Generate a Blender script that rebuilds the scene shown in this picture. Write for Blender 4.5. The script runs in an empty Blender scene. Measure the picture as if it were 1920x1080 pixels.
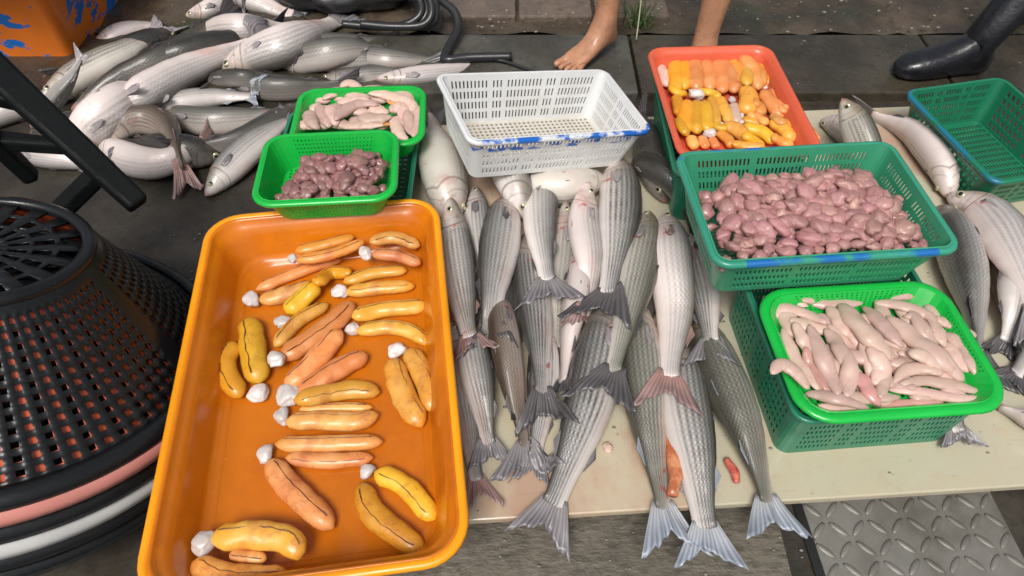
import bpy, bmesh, math, random
from mathutils import Vector, Matrix, noise
R = math.radians
random.seed(7)
sc = bpy.context.scene
# ------------------------------------------------------------------ camera, sky, sun
F, PITCH, CH = 1280.0, R(51), 1.2
cam = bpy.data.objects.new('camera', bpy.data.cameras.new('camera'))
sc.collection.objects.link(cam)
cam.location = (0, 0, CH); cam.rotation_euler = (R(90) - PITCH, 0, 0)
cam.data.sensor_width = 36; cam.data.lens = F / 1920 * 36
cam.data.clip_start = .01; cam.data.clip_end = 200
sc.camera = cam
w = bpy.data.worlds.new('World'); sc.world = w; w.use_nodes = True
wn = w.node_tree; bg = wn.nodes['Background']
sky = wn.nodes.new('ShaderNodeTexSky'); sky.sky_type = 'NISHITA'; sky.sun_disc = False
SUN_EL, SUN_AZ = R(58), R(195)
sky.sun_elevation = SUN_EL; sky.sun_rotation = SUN_AZ
sky.air_density = 1.0; sky.dust_density = 5.0; sky.ozone_density = .5
hs = wn.nodes.new('ShaderNodeHueSaturation'); hs.inputs['Saturation'].default_value = .35
wn.links.new(sky.outputs[0], hs.inputs['Color']); wn.links.new(hs.outputs[0], bg.inputs[0])
bg.inputs[1].default_value = .055
sun = bpy.data.objects.new('sun', bpy.data.lights.new('sun', 'SUN')); sc.collection.objects.link(sun)
sun.data.energy = 1.5; sun.data.angle = R(22); sun.data.color = (1, .965, .91)
sd = Vector((math.sin(SUN_AZ) * math.cos(SUN_EL), math.cos(SUN_AZ) * math.cos(SUN_EL), math.sin(SUN_EL)))
sun.rotation_euler = sd.to_track_quat('Z', 'Y').to_euler()
sc.view_settings.view_transform = 'Standard'; sc.view_settings.look = 'None'
sc.view_settings.exposure = .85; sc.view_settings.gamma = 1

# ------------------------------------------------------------------ helpers
C = sc.collection
def ray(px, py):
    x, y = (px - 960) / F, -(py - 540) / F
    return Vector((x, math.cos(PITCH) + y * math.sin(PITCH), -math.sin(PITCH) + y * math.cos(PITCH)))
def at(px, py, z):
    d = ray(px, py); return Vector((0, 0, CH)) + d * ((z - CH) / d.z)
def dist(px, py, z): return (at(px, py, z) - Vector((0, 0, CH))).dot(Vector((0, math.cos(PITCH), -math.sin(PITCH))))
def link(name, me, mats=(), parent=None, smooth=True):
    o = bpy.data.objects.new(name, me); C.objects.link(o)
    for m in (mats if isinstance(mats, (list, tuple)) else [mats]): me.materials.append(m)
    if smooth:
        for p in me.polygons: p.use_smooth = True
    if parent: o.parent = parent
    return o
def fin(name, bm, mats=(), parent=None, smooth=True):
    bmesh.ops.recalc_face_normals(bm, faces=bm.faces[:])
    me = bpy.data.meshes.new(name); bm.to_mesh(me); bm.free()
    return link(name, me, mats, parent, smooth)
def tag(o, label=None, cat=None, group=None, kind=None):
    if label: o['label'] = label
    if cat: o['category'] = cat
    if group: o['group'] = group
    if kind: o['kind'] = kind
    return o
def thing(name, label, cat, loc=(0, 0, 0), rz=0, group=None):
    o = bpy.data.objects.new(name, None); C.objects.link(o); o.empty_display_size = .05
    o.location = loc; o.rotation_euler = (0, 0, rz)
    return tag(o, label, cat, group)
def catmull(P, n):
    """n points along a Catmull-Rom spline through P (tuples of any size), even in chord length"""
    if len(P) == 2: P = [P[0], [(a + b) / 2 for a, b in zip(*P)], P[1]]
    P = [list(p) for p in P]
    Q = [[2 * a - b for a, b in zip(P[0], P[1])]] + P + [[2 * a - b for a, b in zip(P[-1], P[-2])]]
    out = []
    for i in range(1, len(Q) - 2):
        for k in range(24):
            t = k / 24; p0, p1, p2, p3 = Q[i - 1:i + 3]
            out.append([.5 * (2 * b + (c - a) * t + (2 * a - 5 * b + 4 * c - d) * t * t + (3 * b - a - 3 * c + d) * t ** 3)
                        for a, b, c, d in zip(p0, p1, p2, p3)])
    out.append(P[-1])
    L = [0]
    for a, b in zip(out, out[1:]): L.append(L[-1] + math.dist(a, b))
    res = []; j = 0
    for k in range(n):
        s = L[-1] * k / (n - 1)
        while j < len(L) - 2 and L[j + 1] < s: j += 1
        f = (s - L[j]) / max(1e-9, L[j + 1] - L[j])
        res.append([a + (b - a) * f for a, b in zip(out[j], out[j + 1])])
    return res
def interp(tab, u):
    for (a, x), (b, y) in zip(tab, tab[1:]):
        if u <= b:
            f = (u - a) / (b - a); f = f * f * (3 - 2 * f) * .5 + f * .5
            return x + (y - x) * f
    return tab[-1][1]
def sweep(bm, P, rad, seg=10, flat=1.0, up=Vector((0, 0, 1)), lump=0, mi=0):
    """closed tube along points P (Vectors); rad(u); flat squashes it along `up`"""
    n = len(P); rings = []
    for i, p in enumerate(P):
        t = (P[min(i + 1, n - 1)] - P[max(i - 1, 0)]).normalized()
        s = t.cross(up)
        if s.length < .05: s = t.cross(Vector((1, 0, .2)))
        s.normalize(); b = s.cross(t).normalized()
        r = rad(i / (n - 1)); ring = []
        for k in range(seg):
            a = 2 * math.pi * k / seg
            q = p + s * (math.cos(a) * r) + b * (math.sin(a) * r * flat)
            if lump: q += (q - p) * (noise.noise(q * 45) * lump)
            ring.append(bm.verts.new(q))
        rings.append(ring)
    fs = []
    for a, b in zip(rings, rings[1:]):
        for k in range(seg): fs.append(bm.faces.new((a[k], a[(k + 1) % seg], b[(k + 1) % seg], b[k])))
    for ring in (rings[0], rings[-1]):
        c = bm.verts.new(sum((v.co for v in ring), Vector()) / seg)
        for k in range(seg): fs.append(bm.faces.new((ring[k], ring[(k + 1) % seg], c)))
    for f in fs: f.material_index = mi
    return rings
def vpts(P, n): return [Vector(p) for p in catmull(P, n)]
def solid(o, th, off=0):
    m = o.modifiers.new('solid', 'SOLIDIFY'); m.thickness = th; m.offset = off; return o
def bevel(o, wd, seg=2):
    m = o.modifiers.new('bevel', 'BEVEL'); m.width = wd; m.segments = seg; m.limit_method = 'ANGLE'; return o
def box(bm, c, s, mat=None):
    r = bmesh.ops.create_cube(bm, size=1)
    for v in r['verts']:
        v.co = Vector((v.co.x * s[0], v.co.y * s[1], v.co.z * s[2]))
        if mat: v.co = mat @ v.co
        v.co += Vector(c)
def blob(bm, c, s, lump=.15, freq=2.0, seed=0, sub=3, rot=None, mi=0):
    r = bmesh.ops.create_icosphere(bm, subdivisions=sub, radius=1)
    off = Vector((seed * 3.7, seed * 1.3, seed * 7.1))
    for v in r['verts']:
        q = v.co * (1 + lump * noise.noise(v.co * freq + off))
        q = Vector((q.x * s[0], q.y * s[1], q.z * s[2]))
        v.co = (rot @ q if rot else q) + Vector(c)
    for f in {f for v in r['verts'] for f in v.link_faces}: f.material_index = mi

# ------------------------------------------------------------------ node materials
class NT:
    def __init__(s, name):
        s.m = bpy.data.materials.new(name); s.m.use_nodes = True; s.t = s.m.node_tree
        s.b = s.t.nodes['Principled BSDF']
    def put(s, sock, v):
        if isinstance(v, bpy.types.NodeSocket): s.t.links.new(v, sock)
        elif hasattr(sock.default_value, '__len__') and len(sock.default_value) == 4 and not isinstance(v, (int, float)): sock.default_value = (*v[:3], 1)
        else: sock.default_value = v
    def math(s, op, a, b=0., c=None, clamp=False):
        n = s.t.nodes.new('ShaderNodeMath'); n.operation = op; n.use_clamp = clamp
        s.put(n.inputs[0], a); s.put(n.inputs[1], b)
        if c is not None: s.put(n.inputs[2], c)
        return n.outputs[0]
    def mix(s, f, a, b, mode='MIX'):
        n = s.t.nodes.new('ShaderNodeMix'); n.data_type = 'RGBA'; n.blend_type = mode
        s.put(n.inputs[0], f); s.put(n.inputs[6], a); s.put(n.inputs[7], b); return n.outputs[2]
    def noise(s, scale, detail=4, vec=None, rough=.6, out=0):
        n = s.t.nodes.new('ShaderNodeTexNoise'); n.inputs['Scale'].default_value = scale
        n.inputs['Detail'].default_value = detail; n.inputs['Roughness'].default_value = rough
        s.t.links.new(vec if vec is not None else s.obj(), n.inputs['Vector']); return n.outputs[out]
    def obj(s):
        if not hasattr(s, '_o'): s._tc = s.t.nodes.new('ShaderNodeTexCoord'); s._o = s._tc.outputs['Object']
        return s._o
    def uv(s): s.obj(); return s._tc.outputs['UV']
    def sep(s, v):
        n = s.t.nodes.new('ShaderNodeSeparateXYZ'); s.t.links.new(v, n.inputs[0]); return n.outputs
    def scale(s, v, sc_):
        n = s.t.nodes.new('ShaderNodeMapping'); s.t.links.new(v, n.inputs[0]); n.inputs['Scale'].default_value = sc_; return n.outputs[0]
    def step(s, x, a, b):
        n = s.t.nodes.new('ShaderNodeMapRange'); n.interpolation_type = 'SMOOTHSTEP'; s.put(n.inputs[0], x)
        n.inputs[1].default_value = a; n.inputs[2].default_value = b; return n.outputs[0]
    def rng(s, x, a, b, lo=0., hi=1.):
        n = s.t.nodes.new('ShaderNodeMapRange'); s.put(n.inputs[0], x)
        for i, v in zip((1, 2, 3, 4), (a, b, lo, hi)): n.inputs[i].default_value = v
        return n.outputs[0]
    def ramp(s, x, stops):
        n = s.t.nodes.new('ShaderNodeValToRGB'); s.put(n.inputs[0], x); e = n.color_ramp.elements
        while len(e) < len(stops): e.new(.5)
        for k, (p, c) in zip(e, stops): k.position = p; k.color = (*c, 1)
        return n.outputs[0]
    def rand(s):
        n = s.t.nodes.new('ShaderNodeObjectInfo'); return n.outputs['Random']
    def bump(s, h, strength=.3, d=.01):
        n = s.t.nodes.new('ShaderNodeBump'); n.inputs['Strength'].default_value = strength; n.inputs['Distance'].default_value = d
        s.put(n.inputs['Height'], h); s.t.links.new(n.outputs[0], s.b.inputs['Normal'])
    def out(s, col, rough=.4, **kw):
        s.put(s.b.inputs['Base Color'], col); s.put(s.b.inputs['Roughness'], rough)
        for k, v in kw.items(): s.put(s.b.inputs[k.replace('_', ' ')], v)
        return s.m

def plastic(name, col, rough=.35, dirt=.35, dirtcol=(.05, .045, .03), paint=None, bump=.08, coat=.15, spec=.5):
    n = NT(name)
    f = n.step(n.noise(9, 6), .48, .78)
    g = n.rng(n.noise(3, 3), .3, .7, .82, 1.12)
    c = n.mix(1., col, n.mix(0, (1, 1, 1), (1, 1, 1)), 'MULTIPLY')
    cc = n.t.nodes.new('ShaderNodeHueSaturation'); n.put(cc.inputs['Color'], c); n.put(cc.inputs['Value'], g)
    c = n.mix(n.math('MULTIPLY', f, dirt), cc.outputs[0], dirtcol)
    sc1 = n.noise(70, 2, n.scale(n.obj(), (.15, 1.6, 1))); sc2 = n.noise(70, 2, n.scale(n.obj(), (1.6, .15, .6)))
    scr = n.math('MULTIPLY', n.math('MAXIMUM', n.step(sc1, .68, .72), n.step(sc2, .70, .74)), .22); c = n.mix(scr, c, [min(.8, k * 1.5 + .03) for k in col])
    if paint: c = paint(n, c)
    n.bump(n.noise(140, 3), bump, .002)
    return n.out(c, n.rng(n.noise(20, 4), .3, .7, rough * .7, rough * 1.35), Coat_Weight=coat, Coat_Roughness=.2, Specular_IOR_Level=spec)

def blue_patches(box_list, col=(.01, .13, .52), thr=(.46, .56), sc_=18):
    """paint daubs inside boxes (lo, hi) of the thing's own coordinates, broken up by noise"""
    def f(n, c):
        x, y, z = n.sep(n.obj())
        nz = n.noise(sc_, 5, n.scale(n.obj(), (1, 1, 1.6)))
        for lo, hi in box_list:
            m = None
            for v, a, b in ((x, lo[0], hi[0]), (y, lo[1], hi[1]), (z, lo[2], hi[2])):
                k = n.math('MULTIPLY', n.math('GREATER_THAN', v, a), n.math('LESS_THAN', v, b))
                m = k if m is None else n.math('MULTIPLY', m, k)
            m = n.math('MULTIPLY', m, n.step(nz, *thr))
            c = n.mix(m, c, col)
        return c
    return f

def fish_mat(name, back, flank, belly, head, stripe=.75, pink=.35, speck=.65, bk=.26):
    n = NT(name); u, v, _ = n.sep(n.uv())
    rnd = n.rand()
    wob = n.math('SUBTRACT', n.noise(14, 4), .5)
    vv = n.math('MULTIPLY_ADD', wob, .14, v)
    row = n.math('MULTIPLY', n.math('MULTIPLY_ADD', n.math('SUBTRACT', n.noise(9, 2), .5), .03, v), 13.)
    uu = n.math('MULTIPLY', u, 42.)
    lat = n.math('ABSOLUTE', n.math('MULTIPLY', n.math('SINE', n.math('MULTIPLY', n.math('ADD', uu, row), math.pi)),
                                  n.math('SINE', n.math('MULTIPLY', n.math('SUBTRACT', uu, row), math.pi))))
    body = n.step(u, .20, .26)
    win = n.math('MULTIPLY', n.math('MULTIPLY', n.step(v, .06, .16), n.math('SUBTRACT', 1., n.step(v, .50, .68))), body)
    st = n.math('POWER', n.math('MULTIPLY_ADD', n.math('COSINE', n.math('MULTIPLY', row, 2 * math.pi)), .5, .5), 1.2)
    st = n.math('MULTIPLY', n.math('MULTIPLY', st, win), n.rng(n.noise(26, 4), .3, .7, .35, 1.25), clamp=True)
    mid = [(a + b) / 2 for a, b in zip(flank, belly)]
    c = n.ramp(vv, [(.04, back), (.17, [a * .55 + b * .45 for a, b in zip(back, flank)]), (.32, flank), (.48, mid), (.62, belly)])
    c = n.mix(n.math('MULTIPLY', st, n.math('MULTIPLY', n.rng(n.math('FRACT', n.math('MULTIPLY', rnd, 13.7)), 0, 1, .5, 1.15), stripe)), c, [k * .8 + .01 for k in back])
    blot = n.step(n.noise(5.5, 5), .5, .72)
    c = n.mix(n.math('MULTIPLY', blot, n.math('MULTIPLY', n.math('SUBTRACT', 1., n.step(v, .5, .75)), .4)), c, [k * .75 for k in back])
    c = n.mix(n.math('MULTIPLY', n.math('MULTIPLY', n.math('SUBTRACT', .5, lat), body), n.math('MULTIPLY', n.rng(v, .4, .65, 1., .0), speck)), c, [k * .6 for k in back])
    hd = n.ramp(vv, [(.0, [k * .55 for k in head]), (.3, head), (.6, belly)])
    hd = n.mix(n.math('MULTIPLY', n.step(n.noise(26, 5), .48, .7), .55), hd, (.34, .22, .19))
    hd = n.mix(n.math('MULTIPLY', n.step(n.noise(40, 4), .55, .7), .5), hd, [k * .35 for k in head])
    c = n.mix(body, hd, c)
    ug = n.math('MULTIPLY_ADD', n.math('SINE', n.math('MULTIPLY', v, math.pi)), .05, .165)
    du = n.math('SUBTRACT', u, n.math('MULTIPLY_ADD', wob, .02, ug))
    gd = n.math('SUBTRACT', 1., n.step(n.math('ABSOLUTE', du), .002, .009))
    gd2 = n.math('SUBTRACT', 1., n.step(n.math('ABSOLUTE', n.math('ADD', du, .055)), .001, .007))
    c = n.mix(n.math('MULTIPLY', n.math('MULTIPLY', gd, n.noise(18, 2)), 1.0), c, (.05, .035, .03))
    c = n.mix(n.math('MULTIPLY', gd2, .3), c, (.06, .045, .04))
    lip = n.math('SUBTRACT', 1., n.step(u, .012, .04))
    c = n.mix(n.math('MULTIPLY', lip, .55), c, (.36, .12, .11))
    pk = n.math('MULTIPLY', n.step(n.noise(7, 3), .5, .72), n.math('MULTIPLY', n.step(v, .36, .6), pink))
    c = n.mix(pk, c, (.62, .30, .26))
    bl = n.math('MULTIPLY', n.step(n.noise(17, 2), .69, .74), n.step(v, .2, .4)); c = n.mix(n.math('MULTIPLY', bl, .75), c, (.42, .05, .04))
    yl = n.math('MULTIPLY', n.step(n.noise(6, 2), .55, .8), .16)
    c = n.mix(yl, c, (.36, .30, .17))
    h2 = n.t.nodes.new('ShaderNodeHueSaturation'); n.put(h2.inputs['Color'], c)
    n.put(h2.inputs['Value'], n.rng(rnd, 0, 1, .82, 1.15))
    soft = n.rng(v, .38, .62, 1., .12)
    hh = n.math('ADD', n.math('MULTIPLY', n.math('MULTIPLY', n.math('POWER', lat, .6), body), soft), n.math('MULTIPLY', n.noise(50, 4), .7))
    hh = n.math('MULTIPLY', hh, n.rng(n.noise(11, 4), .35, .65, .35, 1.2))
    n.bump(hh, bk, .0035)
    return n.out(h2.outputs[0], n.rng(n.noise(25, 4), .3, .7, .3, .58), Metallic=.10, Specular_IOR_Level=.45, Coat_Weight=.3, Coat_Roughness=.13)

FM = {
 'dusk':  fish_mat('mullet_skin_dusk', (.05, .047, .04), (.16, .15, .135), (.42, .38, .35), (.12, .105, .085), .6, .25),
 'grey':  fish_mat('mullet_skin_grey', (.05, .047, .041), (.37, .355, .34), (.72, .66, .63), (.27, .24, .21)),
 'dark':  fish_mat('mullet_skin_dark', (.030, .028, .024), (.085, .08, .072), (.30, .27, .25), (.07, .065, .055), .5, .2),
 'olive': fish_mat('mullet_skin_olive', (.075, .071, .053), (.30, .285, .245), (.58, .54, .48), (.21, .185, .13)),
 'pale':  fish_mat('mullet_skin_pale', (.15, .135, .12), (.50, .46, .45), (.70, .61, .58), (.48, .40, .35), .45, .45, .35, .17),
 'brown': fish_mat('mullet_skin_brown', (.07, .05, .036), (.24, .19, .155), (.48, .40, .35), (.16, .125, .1), .7),
}
def fin_mat(name, a, b):
    n = NT(name); u, v, _ = n.sep(n.uv())
    rays = n.math('MULTIPLY_ADD', n.math('SINE', n.math('MULTIPLY', v, 70.)), .5, .5)
    c = n.mix(n.step(u, .1, .95), a, b)
    c = n.mix(n.math('MULTIPLY', n.noise(30, 3), .5), c, [k * .45 for k in b])
    c = n.mix(n.math('MULTIPLY', rays, .28), c, [min(1, k * 1.7) for k in a])
    n.bump(rays, .5, .002)
    return n.out(c, .38, Coat_Weight=.25, Coat_Roughness=.15)
FIN = {'grey': fin_mat('fin_grey', (.27, .25, .25), (.12, .11, .125)), 'dark': fin_mat('fin_dark', (.12, .11, .11), (.055, .05, .055)),
       'blue': fin_mat('fin_blue_grey', (.42, .43, .45), (.20, .235, .30)), 'pink': fin_mat('fin_pink', (.42, .24, .21), (.22, .15, .15)),
       'pale': fin_mat('fin_pale', (.42, .38, .38), (.27, .24, .26))}
nt = NT('eye_iris'); EYE = nt.out((.5, .46, .3), .15, Metallic=.3, Coat_Weight=.6)
nt = NT('eye_pupil'); PUP = nt.out((.008, .008, .01), .08, Coat_Weight=.8)

# ------------------------------------------------------------------ stacking of soft things
OBST = []
def drape(q, lift=.09, gap=.003):
    """raise a point that would dip into something already lying there"""
    z = q.z
    for p, a, b in OBST_OLD:
        dx, dy = q.x - p.x, q.y - p.y; k = (dx * dx + dy * dy) / (a * a)
        if k < 1:
            t = p.z + b * .95 * math.sqrt(1 - k) + gap
            if z < t < q.z + lift: z = max(z, t)
    return z
OBST_OLD = []
def settle(spx, rh, rv, base, squish=.8, stiff=6, cap=None):
    """for samples (px,py) with half-sizes, the lowest heights above `base` where nothing placed earlier is hit"""
    zs = []
    for i, ((px, py), a, b) in enumerate(zip(spx, rh, rv)):
        z = base + b * .92; sq = squish + .12 * (i / max(1, len(rh) - 1)) ** 2 if len(rh) == 17 else squish
        for _ in range(90):
            p = at(px, py, z); hit = False
            for q, a2, b2 in OBST:
                dx, dy, dz = p.x - q.x, p.y - q.y, p.z - q.z
                if (dx * dx + dy * dy) / (a + a2) ** 2 + dz * dz / (b + b2) ** 2 < sq * sq: hit = True; break
            if not hit: break
            z += .004
        if cap: z = min(z, cap)
        zs.append(z)
    for _ in range(stiff):
        zs = [zs[0]] + [max(zs[i] - .002, (zs[i - 1] + zs[i + 1]) / 2 * .5 + zs[i] * .5) for i in range(1, len(zs) - 1)] + [zs[-1]]
    return zs
def remember(P, rh, rv):
    for p, a, b in zip(P, rh, rv): OBST.append((p.copy(), a, b))

# ------------------------------------------------------------------ fish
HH = [(0, .12), (.012, .23), (.04, .37), (.08, .52), (.14, .69), (.21, .85), (.3, .96), (.4, 1), (.5, .985), (.6, .92), (.7, .79), (.8, .62), (.9, .47), (.96, .43), (1, .46)]
HW = [(0, .17), (.012, .33), (.04, .49), (.08, .63), (.14, .78), (.21, .91), (.3, .98), (.4, 1), (.5, .97), (.6, .86), (.7, .68), (.8, .46), (.9, .26), (1, .14)]
def fan(bm, base_pts, dirs, lens, nu=6, curl=Vector(), wav=0., seed=0):
    """fin membrane: rays start at base_pts and run along dirs for lens"""
    uvl = bm.loops.layers.uv.verify(); rows = []
    m = len(base_pts)
    for i, (p, d, L) in enumerate(zip(base_pts, dirs, lens)):
        row = []
        for k in range(nu + 1):
            t = k / nu
            q = p + d * (L * t) + curl * (t * t) + Vector((0, 0, 1)) * (wav * t * noise.noise(Vector((i * .45 + seed, t * 1.5, seed))))
            row.append((bm.verts.new(q), t, i / (m - 1)))
        rows.append(row)
    for a, b in zip(rows, rows[1:]):
        for k in range(nu):
            vs = (a[k], a[k + 1], b[k + 1], b[k]); f = bm.faces.new([x[0] for x in vs])
            for l, x in zip(f.loops, vs): l[uvl].uv = (x[1], x[2])
def inboard(p):
    q = BINV @ p; return q.y > .0 and q.x > xl
BINV = board.matrix_world.inverted() if False else None
FN = 0
def fish(label, spx, wpx, roll, skin='grey', finc='grey', tail=(1.0, 0.0), base=.077, group='grey mullets on the white board', z=None, aspect=.78,
         tail_roll=None, fork=1., stiff=12, squish=.8, spread=27, cut=None, tail_bend=0., wound=None, slim=1.):
    """spx: snout ... tail root in the photo's pixels; wpx: depth of the body there in pixels; roll: 0 back up, +-90 on a side, 180 belly up"""
    global FN, OBST_OLD; FN += 1; OBST_OLD = list(OBST)
    NS = 14; s2 = catmull(spx, NS)
    mid = s2[NS // 2]; hh = .5 * slim * wpx * dist(mid[0], mid[1], base + .08) / F; hw = hh * aspect * random.uniform(.9, 1.12)
    ro = R(roll); cr, sr = abs(math.cos(ro)), abs(math.sin(ro))
    vh, hz = math.hypot(hh * cr, hw * sr), math.hypot(hh * sr, hw * cr)
    rv = [vh * interp(HW, i / (NS - 1)) for i in range(NS)]; rh = [hz * interp(HH, i / (NS - 1)) for i in range(NS)]
    (xa_, ya_), (xb_, yb_) = s2[-3], s2[-1]; Lp = sum(math.dist(a, b) for a, b in zip(s2, s2[1:])) * .24 * tail[0] / max(1e-6, math.dist((xa_, ya_), (xb_, yb_)))
    ext = [(xb_ + (xb_ - xa_) * Lp * f, yb_ + (yb_ - ya_) * Lp * f) for f in (.3, .65, 1.0)]; zt = None
    if z is None:
        zs = settle(s2 + ext, rh + [.02] * 3, rv + [.007] * 3, base, squish, stiff); zt = zs[NS:]; zs = zs[:NS]
    else:
        zz = catmull([[a] for a in z], NS) if len(z) > 1 else [z] * NS
        zs = [a[0] for a in zz]
    W = [at(p[0], p[1], zz) for p, zz in zip(s2, zs)]
    remember(W, rh, rv)
    N = 46; P = vpts([tuple(p) for p in W], N)
    us = [(i / (N - 1)) for i in range(N)]; us = [u ** 1.25 if u < .5 else u for u in us]
    us = [1.25 * 0 + (i / (N - 1)) ** 1.15 for i in range(N)]
    PP = vpts([tuple(p) for p in W], 200)
    def pt(u): f = u * 199; i = min(198, int(f)); return PP[i].lerp(PP[i + 1], f - i)
    L = sum((a - b).length for a, b in zip(PP, PP[1:]))
    def frame(u, rl=ro):
        t = (pt(min(1, u + .02)) - pt(max(0, u - .02))).normalized()
        b = Vector((0, 0, 1)); b = (b - t * b.dot(t)).normalized(); h = t.cross(b)
        d = b * math.cos(rl) + h * math.sin(rl); return t, d, t.cross(d)
    root = thing('mullet', label, 'fish', pt(.5) - Vector((0, 0, vh)), 0, group)
    o0 = root.location.copy()
    bm = bmesh.new(); uvl = bm.loops.layers.uv.verify(); SEG = 26; rings = []
    for u in us:
        p = pt(u) - o0; t, d, s = frame(u)
        a, b = hh * interp(HH, u), hw * interp(HW, u); ring = []
        gill = .035 * max(0, 1 - abs(u - .225) / .02) if u > .2 else 0
        for k in range(SEG):
            th = 2 * math.pi * k / SEG; c_, s_ = math.cos(th), math.sin(th)
            e = .92; cc = math.copysign(abs(c_) ** e, c_); ss = math.copysign(abs(s_) ** e, s_)
            dz = cc * a * (1.0 if cc < 0 else .94)
            if u < .16 and cc > 0: dz *= .82 + u * 1.1
            q = p + d * dz + s * (ss * b * (1 - gill * abs(s_)))
            q += (q - p) * (.03 * noise.noise(q * 22 + Vector((FN, 0, 0))))
            if cut and cut[0] < u < cut[1] and cc < -.75: q += d * (a * .55)
            ring.append(bm.verts.new(q))
        rings.append(ring)
    def uvof(i, k): k = k % SEG; return (us[i], min(k, SEG - k) / (SEG / 2))
    for i in range(N - 1):
        for k in range(SEG):
            f = bm.faces.new((rings[i][k], rings[i][(k + 1) % SEG], rings[i + 1][(k + 1) % SEG], rings[i + 1][k]))
            for l, q in zip(f.loops, ((i, k), (i, k + 1), (i + 1, k + 1), (i + 1, k))): l[uvl].uv = uvof(*q)
    for i, uc in ((0, 0), (N - 1, 1)):
        c = bm.verts.new(pt(uc) - o0 + frame(uc)[0] * (-.004 if i == 0 else .004))
        for k in range(SEG):
            f = bm.faces.new((rings[i][k], rings[i][(k + 1) % SEG], c))
            for l, q in zip(f.loops, (uvof(i, k), uvof(i, k + 1), (uc, .5))): l[uvl].uv = q
    fin('body', bm, FM[skin], root)
    FMt = FIN[finc]
    # tail
    t, d, s = frame(1, ro if tail_roll is None else R(tail_roll)); p0 = pt(1) - o0
    if zt: t = (t * .4 + (at(*ext[1], zt[1]) - (p0 + o0)).normalized()).normalized()
    t = (t + Vector((0, 0, -1)) * tail_bend).normalized()
    if tail_roll is None and 30 < abs(roll) < 150:
        h_ = t.cross(Vector((0, 0, 1))); h_ = h_.normalized() * (1 if h_.dot(d) > 0 else -1); d = (d * .35 + h_ * .65).normalized()
    a = hh * .44; TL = L * .24 * tail[0]; bm = bmesh.new(); K = 19
    bp, dr, ln = [], [], []
    for i in range(K):
        k = -1 + 2 * i / (K - 1); an = R(spread) * k + R(tail[1])
        bp.append(p0 - t * .012 + d * (a * k * .92)); dr.append((t * math.cos(an) + d * math.sin(an)).normalized())
        ln.append(TL * (1 - .48 * fork * (1 - abs(k) ** 1.25)) * (1 + .11 * random.uniform(-1, .6)))
    fan(bm, bp, dr, ln, 8, s * random.uniform(-.008, .008), .014, FN * 3.1)
    for v in bm.verts: v.co.z = drape(v.co + o0) - o0.z
    for v in bm.verts: v.co.z = max(v.co.z, base + .003 - o0.z) if (base < .05 or inboard(v.co + o0)) else v.co.z
    solid(fin('tail_fin', bm, FMt, root), .0016)
    # dorsal, anal, pelvic
    def strip(name, u0, u1, sgn, hgt, lean, n=7, side=0.):
        bm = bmesh.new(); bp, dr, ln = [], [], []
        for i in range(n):
            f = i / (n - 1); u = u0 + (u1 - u0) * f; tt, dd, ss = frame(u)
            dd = (dd * sgn * math.cos(side) + ss * math.sin(side)).normalized()
            r_ = hh * interp(HH, u) * (.9 if sgn > 0 else .97)
            bp.append(pt(u) - o0 + dd * r_ * .97); dr.append((dd * (1 - lean) + tt * lean).normalized()); ln.append(hgt * L * (1 - .65 * f))
        fan(bm, bp, dr, ln, 4, Vector(), .004, FN + u0)
        solid(fin(name, bm, FMt, root), .0014)
    strip('dorsal_fin', .44, .53, 1, .06, .86)
    strip('dorsal_fin', .73, .83, 1, .06, .75)
    strip('anal_fin', .72, .82, -1, .06, .75)
    for sd_ in (-1, 1):
        strip('pelvic_fin', .37, .40, -1, .07, .93, 6, .28 * sd_)
        bm = bmesh.new(); bp, dr, ln = [], [], []
        tt, dd, ss = frame(.25); q0 = pt(.25) - o0 + ss * (sd_ * hw * interp(HW, .25) * .96) + dd * (hh * .15)
        op = random.uniform(.02, .14)
        for i in range(9):
            k = i / 8 - .5
            bp.append(q0 + dd * (k * .011)); dr.append((tt + dd * (k * .42 - .12) + ss * sd_ * op).normalized()); ln.append(L * .125 * (1 - abs(k - .2) ** 1.5 * 1.5))
        fan(bm, bp, dr, ln, 4, Vector(), .005, FN)
        solid(fin('pectoral_fin', bm, FMt if FN % 3 == 0 else FIN['pale'], root), .0014)
        # eye
        bm = bmesh.new(); tt, dd, ss = frame(.09); er = hh * .19
        q0 = pt(.09) - o0 + ss * (sd_ * hw * interp(HW, .09) * .985) + dd * (hh * .10)
        M = Matrix((tt, dd, ss * sd_)).transposed()
        for r_, dep, mi in ((er, .42, 0), (er * .52, .30, 1)):
            rr = bmesh.ops.create_uvsphere(bm, u_segments=14, v_segments=8, radius=1)
            for v in rr['verts']: v.co = q0 + M @ Vector((v.co.x * r_, v.co.y * r_, v.co.z * r_ * dep + (er * .33 if mi else 0)))
            for f in {f for v in rr['verts'] for f in v.link_faces}: f.material_index = mi
        fin('eye', bm, [EYE, PUP], root)
    if wound:                                                # an opened belly: a dark slit with a pale lip
        u0, u1, sdw = wound; bm = bmesh.new(); pts = []
        lips = bmesh.new(); lp = []
        for i in range(9):
            u = u0 + (u1 - u0) * i / 8; tt, dd, ss = frame(u); r_ = hh * interp(HH, u); w2 = hw * interp(HW, u)
            pts.append(pt(u) - o0 - dd * r_ * .88 + ss * sdw * w2 * .60)
            lp.append(pt(u) - o0 - dd * r_ * (1.0 + .32 * math.sin(math.pi * i / 8)) + ss * sdw * w2 * .30)
        sweep(bm, pts, lambda u: .003 + .010 * math.sin(math.pi * u), 8)
        fin('belly_slit', bm, GUT, root)
        sweep(lips, lp, lambda u: .003 + .004 * math.sin(math.pi * u), 8)
        fin('belly_flap', lips, MILT, root)
    return root

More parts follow.
